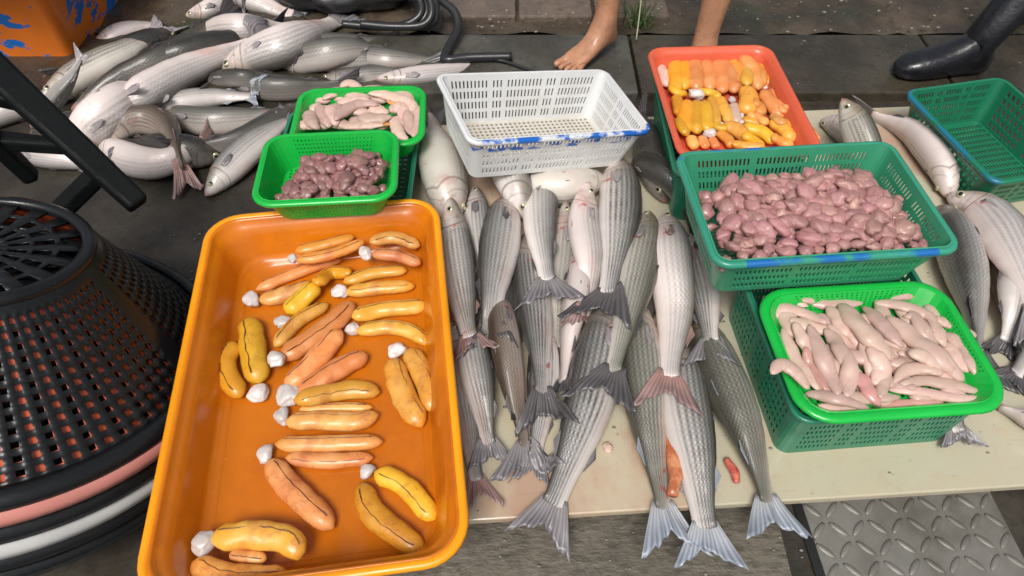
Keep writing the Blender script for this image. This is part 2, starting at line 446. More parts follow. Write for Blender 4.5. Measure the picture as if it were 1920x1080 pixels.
# ------------------------------------------------------------------ soft goods materials
def flesh(name, col, var, rough=.28, sss=.12, bump=.25, freq=30, spot=None, hv=.03, veins=None, coat=.4):
    n = NT(name)
    c = n.mix(n.step(n.noise(freq, 5), .4, .7), col, var)
    if spot: c = n.mix(n.math('MULTIPLY', n.step(n.noise(freq * .6, 3, n.scale(n.obj(), (1.3, .9, 1.1))), .56, .72), spot[1]), c, spot[0])
    if veins:
        k = n.math('ABSOLUTE', n.math('SUBTRACT', n.noise(veins[2], 3, n.scale(n.obj(), (1, 1.4, 1))), .5))
        k = n.math('MULTIPLY', n.math('SUBTRACT', 1., n.step(k, .004, .022)), n.step(n.noise(veins[2] * .35, 2), .42, .6))
        c = n.mix(n.math('MULTIPLY', k, veins[1]), c, veins[0])
    h = n.t.nodes.new('ShaderNodeHueSaturation'); r = n.rand(); n.put(h.inputs['Color'], c)
    n.put(h.inputs['Value'], n.rng(r, 0, 1, .82, 1.15)); n.put(h.inputs['Hue'], n.rng(n.math('FRACT', n.math('MULTIPLY', r, 7.3)), 0, 1, .5 - hv * .5, .5 + hv * .5))
    n.bump(n.noise(freq * 3, 4), bump, .003)
    return n.out(h.outputs[0], n.rng(n.noise(freq, 3), .3, .7, rough * .7, rough * 1.5), Subsurface_Weight=sss, Subsurface_Radius=(.012, .005, .003), Subsurface_Scale=.5, Coat_Weight=coat, Coat_Roughness=.14)
ROE = flesh('roe_yellow', (.72, .31, .04), (.76, .38, .08), .38, .1, .3, 25, ((.52, .17, .04), .6), veins=((.36, .09, .03), .35, 22), coat=.22)
ROE2 = flesh('roe_orange', (.72, .285, .075), (.78, .38, .13), .38, .1, .3, 25, ((.50, .15, .05), .6), veins=((.36, .09, .03), .35, 22), coat=.22)
ROE3 = flesh('roe_gold', (.70, .33, .018), (.76, .40, .03), .38, .1, .3, 25, ((.52, .22, .02), .5), veins=((.36, .09, .03), .35, 22), coat=.22)
TISSUE = flesh('white_tissue', (.64, .60, .58), (.52, .45, .43), .35, .15, .5, 40, ((.50, .30, .22), .5), 0, None, .3)
VEIN = flesh('vein_dark', (.07, .022, .016), (.14, .05, .03), .35, 0, .2, 60)
GIZ = flesh('gizzard_pink', (.40, .20, .185), (.50, .275, .255), .3, .08, .3, 45, ((.17, .075, .08), .75), .03, ((.16, .05, .05), .5, 40), .3)
GIZ2 = flesh('gizzard_brown', (.25, .115, .11), (.35, .18, .17), .3, .08, .3, 60, ((.15, .07, .07), .7), .03)
MILT = flesh('milt_pale', (.58, .40, .335), (.64, .46, .39), .42, .15, .2, 30, ((.50, .29, .25), .6), .02, ((.40, .16, .14), .35, 22), .12)
MILTP = flesh('milt_pink', (.58, .30, .26), (.62, .36, .31), .3, .15, .2, 30, ((.55, .25, .22), .5), .02)
GUT = flesh('gut_red', (.42, .09, .05), (.6, .22, .12), .25, .1, .4, 60)

# ------------------------------------------------------------------ tubs
def rrect(hx, hy, r, sides, nc=7):
    """points round a rounded rectangle from front-left; `sides`: fractions along the straight of front, right, back, left"""
    r = min(r, hx * .98, hy * .98); out = []
    cs = [((-(hx - r), -hy), (hx - r, -hy), (hx - r, -(hy - r)), -90), ((hx, -(hy - r)), (hx, hy - r), (hx - r, hy - r), 0),
          ((hx - r, hy), (-(hx - r), hy), (-(hx - r), hy - r), 90), ((-hx, hy - r), (-hx, -(hy - r)), (-(hx - r), -(hy - r)), 180)]
    for (a, b, c, an), fr in zip(cs, sides):
        for f in fr: out.append((a[0] + (b[0] - a[0]) * f, a[1] + (b[1] - a[1]) * f))
        for k in range(1, nc): t = R(an + 90 * k / nc); out.append((c[0] + r * math.cos(t), c[1] + r * math.sin(t)))
    return out
def cum(segs):
    T = sum(s[0] for s in segs); a = 0; out = [0]
    for s in segs: a += s[0]; out.append(a / T)
    return out
def group_(n, slot, gap): 
    g = []
    for i in range(n): g += [(slot, 1), (gap, 0)]
    return g[:-1]
def panels(edge, groups, rib): 
    s = [(edge, 0)]
    for i, g in enumerate(groups): s += (([(rib, 0)] if i else []) + g)
    return s + [(edge, 0)]
def quad(q, z):
    P = [at(x, y, z) for x, y in q]; tl, tr, br, bl = P
    ex = (tr - tl) + (br - bl); an = math.atan2(ex.y, ex.x)
    X = Vector((math.cos(an), math.sin(an), 0)); Y = Vector((-X.y, X.x, 0))
    hx = ex.length / 4; hy = abs(((tl - bl) + (tr - br)).dot(Y)) / 4
    return sum(P, Vector()) / 4, an, hx, hy
def ringmesh(bm, loops, close=False):
    V = [[bm.verts.new(p) for p in l] for l in loops]; n = len(V[0])
    prs = list(zip(V, V[1:])) + ([(V[-1], V[0])] if close else [])
    for a, b in prs:
        for k in range(n): bm.faces.new((a[k], a[(k + 1) % n], b[(k + 1) % n], b[k]))
    return V
def rim_part(root, hx, hy, r, z, wd, ht, mat, lip=0.):
    """rounded lip round the top edge"""
    prof = [(0, -ht), (wd * .15, -ht), (wd * .75, -ht * .9), (wd, -ht * .45), (wd * .85, -.1 * ht), (wd * .5, 0), (wd * .1, -.05 * ht), (-wd * .12, -ht * .3)]
    fr = [[0, .25, .5, .75, 1]] * 4
    bm = bmesh.new(); ringmesh(bm, [[(x, y, z + dz) for x, y in rrect(hx + o, hy + o, r + o, fr)] for o, dz in prof], True)
    return fin('rim', bm, mat, root)
def crate(name, label, q, zrim, depth, taper, r, xs, ys, zs, bxs, bys, mat, rmat, rimw=.012, rimh=.014, th=.0028, cat='crate', group=None, bmat=None, tilt=None):
    c, an, hx, hy = quad(q, zrim)
    root = thing(name, label, cat, (c.x, c.y, zrim - depth), an, group)
    if tilt:                                                     # the crate leans: its rim lies in a sloping plane
        nn = Vector((*tilt, 1)).normalized(); P = []
        for x, y in q:
            d_ = ray(x, y); o_ = Vector((0, 0, CH)); P.append(o_ + d_ * ((c - o_).dot(nn) / d_.dot(nn)))
        X = ((P[1] - P[0]) + (P[2] - P[3])); hx = X.length / 4; X.normalize(); Y = nn.cross(X); hy = ((P[0] - P[3]) + (P[1] - P[2])).dot(Y) / 4
        c = sum(P, Vector()) / 4
        root.matrix_world = Matrix.Translation(c - nn * depth) @ Matrix((X, Y, nn)).transposed().to_4x4()
    hx -= rimw; hy -= rimw
    hb, hd = hx - taper, hy - taper
    fx, fy, fz = cum(xs), cum(ys), cum(zs); rev = lambda f: [1 - a for a in reversed(f)]
    sides = [fx, fy, rev(fx), rev(fy)]
    sg = [[s[1] for s in xs], [s[1] for s in ys], [s[1] for s in reversed(xs)], [s[1] for s in reversed(ys)]]
    NCr = 5; mask = []
    for s in sg: mask += s + [0] * NCr
    bm = bmesh.new(); loops = []
    for f in fz:
        loops.append([bm.verts.new((x, y, depth * f)) for x, y in rrect(hb + taper * f, hd + taper * f, r, sides, NCr)])
    n = len(loops[0])
    for j, (a, b) in enumerate(zip(loops, loops[1:])):
        for k in range(n):
            if mask[k] and zs[j][1]: continue
            bm.faces.new((a[k], a[(k + 1) % n], b[(k + 1) % n], b[k]))
    solid(fin('side_wall', bm, mat, root, smooth=False), th)
    gx, gy = cum(bxs), cum(bys); bm = bmesh.new(); G = []
    for fy_ in gy:
        row = []
        for fx_ in gx:
            x, y = (fx_ * 2 - 1) * hb, (fy_ * 2 - 1) * hd
            dx, dy = abs(x) - (hb - r), abs(y) - (hd - r)
            if dx > 0 and dy > 0:
                L = math.hypot(dx, dy)
                if L > r: x = math.copysign(hb - r + dx * r / L, x); y = math.copysign(hd - r + dy * r / L, y)
            row.append(bm.verts.new((x, y, .002)))
        G.append(row)
    for j in range(len(gy) - 1):
        for i in range(len(gx) - 1):
            if bxs[i][1] and bys[j][1]: continue
            bm.faces.new((G[j][i], G[j][i + 1], G[j + 1][i + 1], G[j + 1][i]))
    solid(fin('base', bm, bmat or mat, root, smooth=False), .003)
    rim_part(root, hx, hy, r, depth, rimw, rimh, rmat)
    return root, hx, hy
def tray(name, label, q, zrim, depth, taper, r, mat, rimw=.018, rimh=.016, cat='tray', floor=None, group=None, ledge=0):
    c, an, hx, hy = quad(q, zrim); hx -= rimw; hy -= rimw
    root = thing(name, label, cat, (c.x, c.y, zrim - depth), an, group)
    fr = [[0, .08, .2, .35, .5, .65, .8, .92, 1]] * 4
    def lp(o, z, rr): return [(x, y, z) for x, y in rrect(hx + o, hy + o, rr, fr, 9)]
    prof = [(0, depth, r)]
    if ledge: prof += [(-.004, depth - .004, r), (-.006, depth - ledge, r), (-.012, depth - ledge - .003, r)]
    k0 = prof[-1][0]
    for f in (.25, .5, .75, .88): prof.append((k0 - taper * f, (depth - ledge) * (1 - f), r))
    fil = .014
    for a in (25, 50, 75, 90): prof.append((k0 - taper * .93 - fil * math.sin(R(a)), fil * (1 - math.sin(R(a))) * 1.0 if a > 60 else (depth - ledge) * .10 * (1 - a / 70), r))
    bm = bmesh.new(); V = ringmesh(bm, [lp(*p) for p in prof])
    hx2, hy2 = hx + prof[-1][0], hy + prof[-1][0]
    prev = V[-1]
    for f in (.8, .5, .2):
        ring = [bm.verts.new((v.co.x * f, v.co.y * f, 0)) for v in V[-1]]; n = len(ring)
        for k in range(n): bm.faces.new((prev[k], prev[(k + 1) % n], ring[(k + 1) % n], ring[k]))
        prev = ring
    bm.faces.new(prev)
    solid(fin('basin', bm, floor or mat, root), .002)
    rim_part(root, hx, hy, r, depth + .002, rimw, rimh, mat)
    return root, hx, hy

# ================================================================== THE SETTING
def ground_mat(name, a, b, sc_=6, rough=(.18, .6), moss=None, speck=None, stria=None, bump=.5):
    n = NT(name); o = n.obj()
    c = n.mix(n.step(n.noise(sc_, 8), .35, .7), a, b)
    c = n.mix(n.math('MULTIPLY', n.step(n.noise(sc_ * 7, 6), .45, .7), .6), c, [k * .4 for k in a])
    h = n.noise(sc_ * 14, 8)
    if stria:
        s = n.noise(28, 5, n.scale(o, stria)); c = n.mix(n.math('MULTIPLY', n.step(s, .45, .68), .6), c, [k * .35 for k in a]); h = n.math('ADD', h, s)
    if moss: c = n.mix(n.math('MULTIPLY', n.step(n.noise(5, 6), .5, .7), .8), c, moss)
    if speck: c = n.mix(n.math('MULTIPLY', n.step(n.noise(75, 2), .70, .76), .7), c, speck)
    n.bump(h, bump, .006)
    return n.out(c, n.rng(n.noise(sc_ * 2.2, 5), .35, .65, *rough))
G_FLOOR = ground_mat('wet_concrete', (.052, .044, .033), (.022, .019, .015), 5, (.2, .6), bump=.3)
G_FRONT = ground_mat('striped_concrete', (.15, .13, .10), (.095, .083, .064), 6, (.35, .7), stria=(1.1, 4.0, 1))
G_BACK = ground_mat('mossy_ground', (.095, .07, .048), (.026, .022, .016), 3.5, (.2, .65), (.03, .04, .018), (.4, .38, .35), bump=.9)
G_KERB = ground_mat('kerb_concrete', (.085, .08, .066), (.042, .038, .03), 4, (.25, .6), speck=(.3, .29, .26))
G_KERB2 = ground_mat('kerb_brown', (.058, .048, .033), (.024, .02, .014), 4, (.15, .5), speck=(.3, .29, .26))
def sheet(name, pts, z, mat, thick=0):
    bm = bmesh.new(); vs = [bm.verts.new((p[0], p[1], z)) for p in pts]; f = bm.faces.new(vs)
    if thick:
        r = bmesh.ops.extrude_face_region(bm, geom=[f]); 
        for v in r['geom']:
            if isinstance(v, bmesh.types.BMVert): v.co.z -= thick
    o = fin(name, bm, mat, None, False); return tag(o, kind='structure')
sheet('ground', [(-30, -30), (30, -30), (30, 30), (-30, 30)], 0, G_FLOOR)
y0 = at(960, 198, 0).y; yk = at(960, 64, .03).y
sheet('front_paving', [(-.35, -1.5), (.47, -1.5), (.47, .62), (-.35, .62)], .004, G_FRONT)
def slab(x0, x1, ya, yb, z, m): return bevel(sheet('kerb_slab', [(x0, ya), (x1, ya), (x1, yb), (x0, yb)], z, m, z + .02), .006)
xj = at(1190, 120, .03).x
slab(-3, at(640, 90, .03).x - .004, y0 + .02, yk, .03, G_KERB2); slab(at(640, 90, .03).x + .004, xj - .004, y0 + .02, yk, .03, G_KERB); slab(xj + .004, at(1740, 90, .03).x, y0 + .02, yk, .03, G_KERB2); slab(at(1740, 90, .03).x + .008, 4, y0 + .02, yk, .03, G_KERB2)
bm = bmesh.new()                                                 # rough ground behind the kerb
bmesh.ops.create_grid(bm, x_segments=150, y_segments=50, size=1)
for v in bm.verts:
    v.co = Vector((v.co.x * 3.2, yk + .03 + (v.co.y + 1) * .95, 0))
    v.co.z = .014 + .014 * noise.noise(v.co * 9) + .012 * noise.noise(v.co * 27)
tag(fin('earth', bm, G_BACK), kind='structure')
def brick_mat():
    return ground_mat('old_tile', (.17, .125, .095), (.10, .08, .065), 5, (.25, .6), speck=(.35, .3, .28))
BT = brick_mat()
xa = at(830, 20, .03).x
for i in range(3):                                               # reddish tiles along the back at the top
    bevel(sheet('paving_tile', [(xa + i * .25, yk + .10), (xa + i * .25 + .24, yk + .10), (xa + i * .25 + .24, yk + .42), (xa + i * .25, yk + .42)], .035, BT, .05), .006)
f0_, f1_ = at(700, 988, .075), at(2100, 900, .075)
M_LIT = Matrix.Translation((f0_.x, f0_.y, 0)) @ Matrix.Rotation(math.atan2(f1_.y - f0_.y, f1_.x - f0_.x), 4, 'Z')
# loose scraps of scale and shell on the back ground: uncountable litter
bm = bmesh.new()
for i in range(260):
    x, y = random.uniform(-.4, 2.2), random.uniform(yk + .01, yk + .5)
    s = random.uniform(.002, .006)
    blob(bm, (x, y, .036 if y > yk + .1 and xa < x < xa + .75 else .032), (s * 1.5, s, s * .5), .4, 2, i, 1)
for i in range(70):
    s = random.uniform(.0015, .004); blob(bm, (random.uniform(-.9, -.45), random.uniform(.55, 1.15), .002), (s * 1.6, s, s * .4), .4, 2, i, 1)
for i in range(40):
    s = random.uniform(.0015, .003); blob(bm, (random.uniform(-.3, .5), random.uniform(.3, .42), .006), (s * 1.6, s, s * .4), .4, 2, i, 1)
for i in range(90):
    p = M_LIT @ Vector((random.uniform(-.1, 1.5), random.uniform(.015, .75) ** 1.0, 0)); s = random.uniform(.0012, .0032)
    blob(bm, (p.x, p.y, .0762), (s * 1.5, s, s * .35), .4, 2, i, 1)
nt = NT('scrap_pale'); tag(fin('litter', bm, nt.out((.22, .20, .17), .5)), 'pale fish scales and scraps scattered over the wet ground and the board', 'litter', kind='stuff')

# diamond plate
PM = NT('tread_steel'); cc = PM.mix(PM.step(PM.noise(7, 6), .4, .7), (.22, .21, .19), (.13, .12, .10))
PM.bump(PM.noise(60, 5), .25, .003); PM = PM.out(cc, PM.rng(PM.noise(18, 4), .3, .7, .4, .7), Metallic=.35)
pa, pb, pd, pc = at(1497, 930, .012), at(1850, 900, .012), at(1535, 1095, .012), at(1915, 1085, .012)
ex = ((pb - pa) + (pc - pd)) / 2; wdt = ex.length; an = math.atan2(ex.y, ex.x)
plate = thing('tread_plate', 'grey steel tread plate with raised bars set in the floor before the board', 'tread plate', (0, 0, 0))
M = Matrix.Translation((pa + pb) / 2 + Vector((0, 0, -.006))) @ Matrix.Rotation(an, 4, 'Z')
bm = bmesh.new(); LEN = .8; Yoff = .12
box(bm, (0, Yoff - LEN / 2, 0), (wdt, LEN, .006))
fin('plate', bm, PM, plate, False).matrix_local = M
bm = bmesh.new(); st = .035; k = 0
for j in range(int(LEN / st)):
    for i in range(int(wdt / st) + 1):
        x, y = -wdt / 2 + .014 + i * st, Yoff - .012 - j * st
        if x > wdt / 2 - .01: continue
        a = R(45) if (i + j) % 2 else R(-45)
        m = Matrix.Rotation(a, 3, 'Z')
        rr = bmesh.ops.create_uvsphere(bm, u_segments=10, v_segments=6, radius=1)
        for v in rr['verts']: v.co = Vector((x, y, .003)) + m @ Vector((v.co.x * .0190, v.co.y * .0062, v.co.z * .0032))
fin('tread_bars', bm, PM, plate).matrix_local = M
sh = sheet('floor_gap', [(M @ Vector((-wdt / 2 - .016, Yoff - LEN, 0)))[:2], (M @ Vector((-wdt / 2 - .001, Yoff - LEN, 0)))[:2], (M @ Vector((-wdt / 2 - .001, Yoff, 0)))[:2], (M @ Vector((-wdt / 2 - .016, Yoff, 0)))[:2]], .008, NT('gap_black').out((.01, .01, .01), .5))

# white board
BM_ = NT('board_plastic'); o = BM_.obj()
cc = BM_.mix(BM_.step(BM_.noise(4, 6), .4, .7), (.47, .44, .325), (.50, .42, .30))
cc = BM_.mix(BM_.math('MULTIPLY', BM_.step(BM_.noise(9, 6, BM_.scale(o, (1, 1.7, 1))), .54, .75), .45), cc, (.52, .33, .19))
cc = BM_.mix(BM_.math('MULTIPLY', BM_.step(BM_.noise(40, 3), .66, .74), .5), cc, (.2, .13, .09))
cc = BM_.mix(BM_.math('MULTIPLY', BM_.step(BM_.noise(5, 7, BM_.scale(o, (1.3, .8, 1))), .48, .66), .7), cc, (.42, .235, .165))
ct = BM_.noise(60, 2, BM_.scale(o, (.12, 2.2, 1))); cc = BM_.mix(BM_.math('MULTIPLY', BM_.step(ct, .68, .72), .35), cc, (.25, .2, .14))
BM_.bump(BM_.noise(50, 4), .15, .002); BM_ = BM_.out(cc, BM_.rng(BM_.noise(12, 4), .3, .7, .14, .42), Coat_Weight=.3, Coat_Roughness=.08)
ZB = .075
f0, f1 = at(700, 988, ZB), at(2100, 900, ZB)
bk = at(1600, 203, ZB); dv = (f1 - f0); dv = dv / dv.length; nv = Vector((-dv.y, dv.x, 0)); dep = (bk - f0).dot(nv)
M = Matrix.Translation((f0.x, f0.y, 0)) @ Matrix.Rotation(math.atan2(dv.y, dv.x), 4, 'Z')
board = thing('board', 'long cream plastic display board lying on blocks under the baskets and fish', 'board')
board.matrix_world = M; M_BOARD = M.copy()
xl = -.22; LB = 1.75
bm = bmesh.new(); box(bm, (xl + LB / 2, dep / 2, ZB - .009), (LB, dep, .018)); bevel(fin('board_top', bm, BM_, board, False), .003)
for i in range(4):
    bm = bmesh.new(); box(bm, (xl + .2 + (i % 2) * 1.3, .18 + (i // 2) * (dep - .36), (ZB - .018) / 2), (.2, .1, ZB - .018)); fin('support_block', bm, G_KERB2, board, False)

# ================================================================== CRATES AND TRAYS
ORANGE = plastic('orange_plastic', (.90, .325, .004), .3, .14, (.30, .07, .004))
def basin_shade(n, c):  # brown shading inside the orange tray, painted into its colour as noise patches
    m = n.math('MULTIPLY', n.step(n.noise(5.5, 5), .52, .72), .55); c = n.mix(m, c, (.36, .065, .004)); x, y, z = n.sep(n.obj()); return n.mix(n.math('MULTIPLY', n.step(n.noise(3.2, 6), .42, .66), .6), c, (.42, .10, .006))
ORANGEF = plastic('orange_plastic_shaded', (.70, .20, .005), .22, .3, (.22, .05, .006), basin_shade)
BRIGHT = plastic('bright_green_plastic', (.008, .44, .055), .28, .1, (.01, .15, .03))
DARKG = plastic('dark_green_plastic', (.018, .21, .115), .35, .35, (.01, .05, .03))
WHITE = plastic('white_plastic', (.74, .75, .75), .4, .3, (.50, .47, .42), blue_patches([((-.3, -.3, .080), (.3, -.10, .102))], thr=(.47, .55), sc_=26))
WHITER = plastic('white_rim', (.74, .75, .76), .4, .1, (.5, .48, .45), blue_patches([((-.3, -.4, 0), (.3, -.10, .2)), ((-.4, -.2, 0), (-.225, .3, .2))], thr=(.44, .54), sc_=16))
WHITEB = plastic('white_base_soiled', (.66, .62, .55), .45, .5, (.34, .26, .17))
SEA = plastic('sea_green_plastic', (.045, .30, .165), .35, .3, (.03, .15, .09), blue_patches([((.21, -.4, 0), (.4, -.02, .08))], (.42, .36, .02), (.44, .56), 20))
SEAR = plastic('sea_green_rim', (.035, .29, .19), .35, .2, (.02, .12, .1), blue_patches([((-.4, -.3, 0), (-.22, .3, .2)), ((-.16, -.4, 0), (.17, -.12, .2)), ((-.25, .12, 0), (.0, .3, .2))], (.01, .14, .42), (.45, .56), 11))
RED = plastic('coral_plastic', (.66, .115, .055), .32, .2, (.35, .05, .03))
RIGHTG = plastic('green_crate_plastic', (.012, .17, .085), .35, .25, (.01, .08, .045))
RIGHTR = plastic('green_crate_rim', (.012, .19, .10), .35, .2, (.01, .1, .07), blue_patches([((-.5, -.4, 0), (-.12, .4, .3))], (.01, .16, .25), (.38, .5), 8))

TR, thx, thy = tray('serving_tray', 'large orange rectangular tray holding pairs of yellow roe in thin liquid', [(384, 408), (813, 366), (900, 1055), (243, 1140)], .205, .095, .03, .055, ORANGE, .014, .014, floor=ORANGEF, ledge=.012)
ZT = .205 - .095
# lower deep crates that carry the shallow ones
slots = lambda n: group_(n, 3.2, 3.6)
def deep(label, q, zrim, depth, mat=DARKG, taper=.018):
    xs = panels(5, [slots(8), slots(3), slots(8), slots(3), slots(8)], 12); ys = panels(5, [slots(8), slots(3), slots(8)], 12)
    zs = [(2.4, 0)] + group_(6, 1.7, 1.1) + [(2, 0)]
    g = panels(3, [group_(16, 2, 1.2)], 1)
    return crate('crate', label, q, zrim, depth, taper, .022, xs, ys, zs, g, g, mat, mat, .009, .012, .0025, 'crate', 'dark green slotted crates')
LOW = deep('dark green slotted crate on the board front carrying the bright green basket of pale milt', [(1378, 490), (1740, 470), (1822, 768), (1494, 798)], .214, .139, taper=.006)
MIDC = deep('dark green slotted crate underneath the coral red tray of roe', [(1222, 128), (1430, 128), (1530, 330), (1262, 330)], .232, .157)
LEFTC = deep('dark green crate under the two small bright green baskets beside the orange tray', [(530, 205), (782, 205), (782, 385), (500, 385)], .17, .095)
xs = panels(4, [group_(10, 2.6, 3.2), group_(3, 2.6, 3.2), group_(10, 2.6, 3.2), group_(3, 2.6, 3.2), group_(10, 2.6, 3.2)], 9)
ys = panels(4, [group_(10, 2.6, 3.2), group_(3, 2.6, 3.2), group_(9, 2.6, 3.2)], 9)
zs = [(2, 0)] + group_(4, 3, 1.3) + [(2.5, 0)]
bx = panels(3, [group_(20, 2, 1.1)], 1)
WC, whx, why = crate('crate', 'empty white slotted crate with blue paint daubed on its rim', [(815, 134), (1137, 130), (1228, 243), (878, 273)], .275, .118, .022, .018, xs, ys, zs, panels(3, [group_(30, 2, 1.5)], 1), panels(3, [group_(14, 2, 1.5)], 1), WHITE, WHITER, .011, .013, .0026, bmat=WHITEB, tilt=(.19, .06))
xs = panels(5, [group_(13, 2, 2.2), group_(13, 2, 2.2), group_(13, 2, 2.2)], 8); ys = panels(5, [group_(11, 2, 2.2), group_(11, 2, 2.2)], 8)
zs = [(2, 0)] + group_(4, 2.4, 1.3) + [(2.5, 0)]
PC, phx, phy = crate('crate', 'wide sea green slotted crate heaped with pink gizzards', [(1258, 282), (1662, 262), (1824, 468), (1345, 502)], .352, .112, .024, .022, xs, ys, zs, bx, bx, SEA, SEAR, .012, .015, .0028)
xs = panels(5, [group_(6, 3, 2.2), group_(2, 3, 2.2), group_(6, 3, 2.2), group_(2, 3, 2.2), group_(6, 3, 2.2)], 9); ys = panels(5, [group_(7, 3, 2.2), group_(7, 3, 2.2)], 10)
zs = [(2, 0)] + group_(5, 2.6, 1.5) + [(2.2, 0)]
RC, rhx, rhy = crate('crate', 'empty green slotted crate at the right by the black boot', [(1681, 163), (1868, 150), (2090, 300), (1880, 352)], .190, .112, .022, .02, xs, ys, zs, panels(3, [group_(12, 2, 1.2), group_(12, 2, 1.2)], 5), panels(3, [group_(14, 2, 1.2)], 1), RIGHTG, RIGHTR, .011, .013, .0028)
RT, rtx, rty = tray('serving_tray', 'coral red tray packed with bundles of yellow roe on a crate', [(1208, 88), (1440, 84), (1555, 288), (1276, 300)], .285, .06, .018, .03, RED, .012, .012)
# bright green baskets: finely perforated walls
def basket(label, q, zrim, depth, r=.035, rimw=.013):
    xs = panels(3, [group_(22, 1, 1.6)], 1); ys = panels(3, [group_(16, 1, 1.6)], 1); zs = [(2, 0)] + group_(7, 1, 1.5) + [(2.5, 0)]
    return crate('basket', label, q, zrim, depth, .02, r, xs, ys, zs, panels(3, [group_(20, 1.5, 1.5)], 1), panels(3, [group_(14, 1.5, 1.5)], 1), BRIGHT, BRIGHT, rimw, .012, .0022, 'basket', 'bright green baskets')
MB_, mhx, mhy = basket('bright green basket overflowing with pale pink milt at the front right', [(1413, 540), (1765, 522), (1912, 766), (1500, 800)], .245, .030, .045, .017)
SB, shx, shy = basket('small bright green basket of brown gizzards next to the orange tray', [(496, 249), (746, 241), (748, 371), (464, 390)], .272, .07)
UB, uhx, uhy = basket('small bright green basket of pale milt behind the gizzard basket', [(555, 164), (797, 158), (800, 268), (540, 280)], .236, .062)

# ================================================================== FISH, lower ones first
G1, G2, G3 = 'grey mullets on the white board', 'grey mullets by the right crates', 'grey mullets heaped on the floor'
F_ = fish; BINV = M_BOARD.inverted()
# --- under the white crate and beside it
F_('dark thick mullet wedged between the small green basket and the white crate', [(850, 420), (838, 355), (825, 285), (815, 225)], 105, 150, 'olive', 'dark')
F_('pale mullet lying crosswise beneath the front of the white crate', [(1130, 335), (1070, 352), (1000, 352), (930, 330)], 80, 170, 'olive', 'grey')
F_('dark mullet facing down between the white crate and the sea green crate', [(1252, 378), (1232, 320), (1215, 265), (1200, 220)], 78, 30, 'dark', 'dark')
F_('striped mullet whose head pokes out under the white crate facing the viewer', [(988, 412), (968, 350), (948, 290), (935, 240)], 78, 60, 'grey', 'grey')
F_('brown mullet deep in shade under the right corner of the white crate', [(1195, 300), (1250, 330), (1290, 390), (1300, 450)], 60, 20, 'dark', 'dark')
F_('half hidden pale mullet between the leftmost two striped ones', [(893, 352), (897, 420), (905, 500), (912, 570)], 62, -70, 'grey', 'grey')
F_('pale mullet deep in the gap between two top striped ones in the middle', [(1062, 380), (1062, 470), (1052, 560), (1046, 650)], 66, -80, 'olive', 'dark')
F_('dark mullet mostly buried left of the one with a red gill spot', [(952, 500), (953, 580), (958, 670), (970, 750)], 64, 30, 'dark', 'dark')
F_('dark mullet buried between the topmost middle one and the pale slit one', [(1228, 420), (1222, 500), (1212, 580), (1206, 660)], 66, 20, 'dark', 'dark')
for i in range(15):                                              # the front wall of the white crate: fish lean on it
    for zz in (.0, .03, .06, .09, .115):
        OBST.append((WC.matrix_world @ Vector((-whx + 2 * whx * i / 14, -why + .02, zz)), .022, .022))
# --- bottom row, tails over the front edge
F_('pale mullet tail end squeezed against the right wall of the orange tray', [(850, 600), (862, 700), (878, 800), (893, 900)], 62, -80, 'grey', 'pink', tail=(.9, 4), spread=20)
F_('narrow mullet under the forked brown tail, tail drooping over the board edge', [(1020, 610), (1018, 700), (1012, 790), (1003, 855)], 70, 60, 'grey', 'grey', tail=(1.05, 0), spread=20, tail_bend=.1)
F_('thin pink bellied mullet between two tails left of centre', [(1085, 470), (1080, 550), (1066, 640), (1055, 715)], 60, 150, 'pale', 'dark', tail=(.8, 0))
F_('broad mullet with dark back and tail past the board edge, left of centre', [(1140, 560), (1120, 680), (1090, 800), (1038, 945)], 112, 60, 'grey', 'grey', tail=(.85, 0), spread=24, stiff=12)
F_('olive mullet with frayed tail past the board edge, second of three at right', [(1190, 560), (1200, 690), (1220, 830), (1245, 952)], 100, 52, 'olive', 'blue', tail=(.95, 0), spread=25, stiff=12)
F_('dark olive mullet beside the green crate with its tail spread over the board edge', [(1302, 590), (1345, 690), (1398, 810), (1440, 940)], 108, 50, 'olive', 'blue', tail=(.95, 4), spread=30, stiff=12)
F_('silvery mullet with slashed pale flank, its tail reaching the bottom of view', [(1275, 640), (1285, 750), (1305, 870), (1322, 990)], 108, -62, 'grey', 'blue', tail=(.95, 0), spread=27, stiff=12, wound=(.22, .5, 1))
F_('silver striped mullet close to the tray with a fanned grey tail', [(880, 610), (893, 690), (905, 760), (915, 832)], 76, -62, 'grey', 'grey', tail=(1., 0), stiff=10)
F_('brown striped mullet with a wide forked tail at the left front of the board', [(935, 560), (948, 650), (965, 745), (985, 835)], 66, 48, 'brown', 'grey', tail=(1.1, 5), spread=38, stiff=10)
# --- second layer
F_('grey mullet right of the slit one, half under the sea green crate', [(1288, 440), (1305, 500), (1320, 560), (1332, 640)], 70, 100, 'grey', 'grey')
F_('olive mullet under the topmost middle one, its dark tail spread to the left', [(1218, 400), (1203, 490), (1178, 590), (1148, 695)], 84, -55, 'olive', 'dark', tail=(.9, -4), spread=30)
F_('mullet with a red spot near the gill and dark tail, mid board', [(985, 440), (995, 530), (1008, 630), (1018, 735)], 84, 52, 'grey', 'dark', tail=(.95, 0), spread=25)
F_('pinkish mullet left of and under the topmost middle one', [(1102, 342), (1095, 420), (1106, 500), (1098, 590)], 70, -112, 'pale', 'pink', tail=(.9, 0))
F_('long striped mullet along the top right corner of the orange tray', [(846, 372), (856, 460), (868, 550), (880, 632)], 78, -62, 'grey', 'pink', tail=(.9, 5), spread=24)
F_('striped grey mullet with white belly, second from the orange tray', [(948, 372), (936, 455), (924, 545), (918, 625)], 86, 62, 'grey', 'dark', tail=(.95, -6), spread=20)
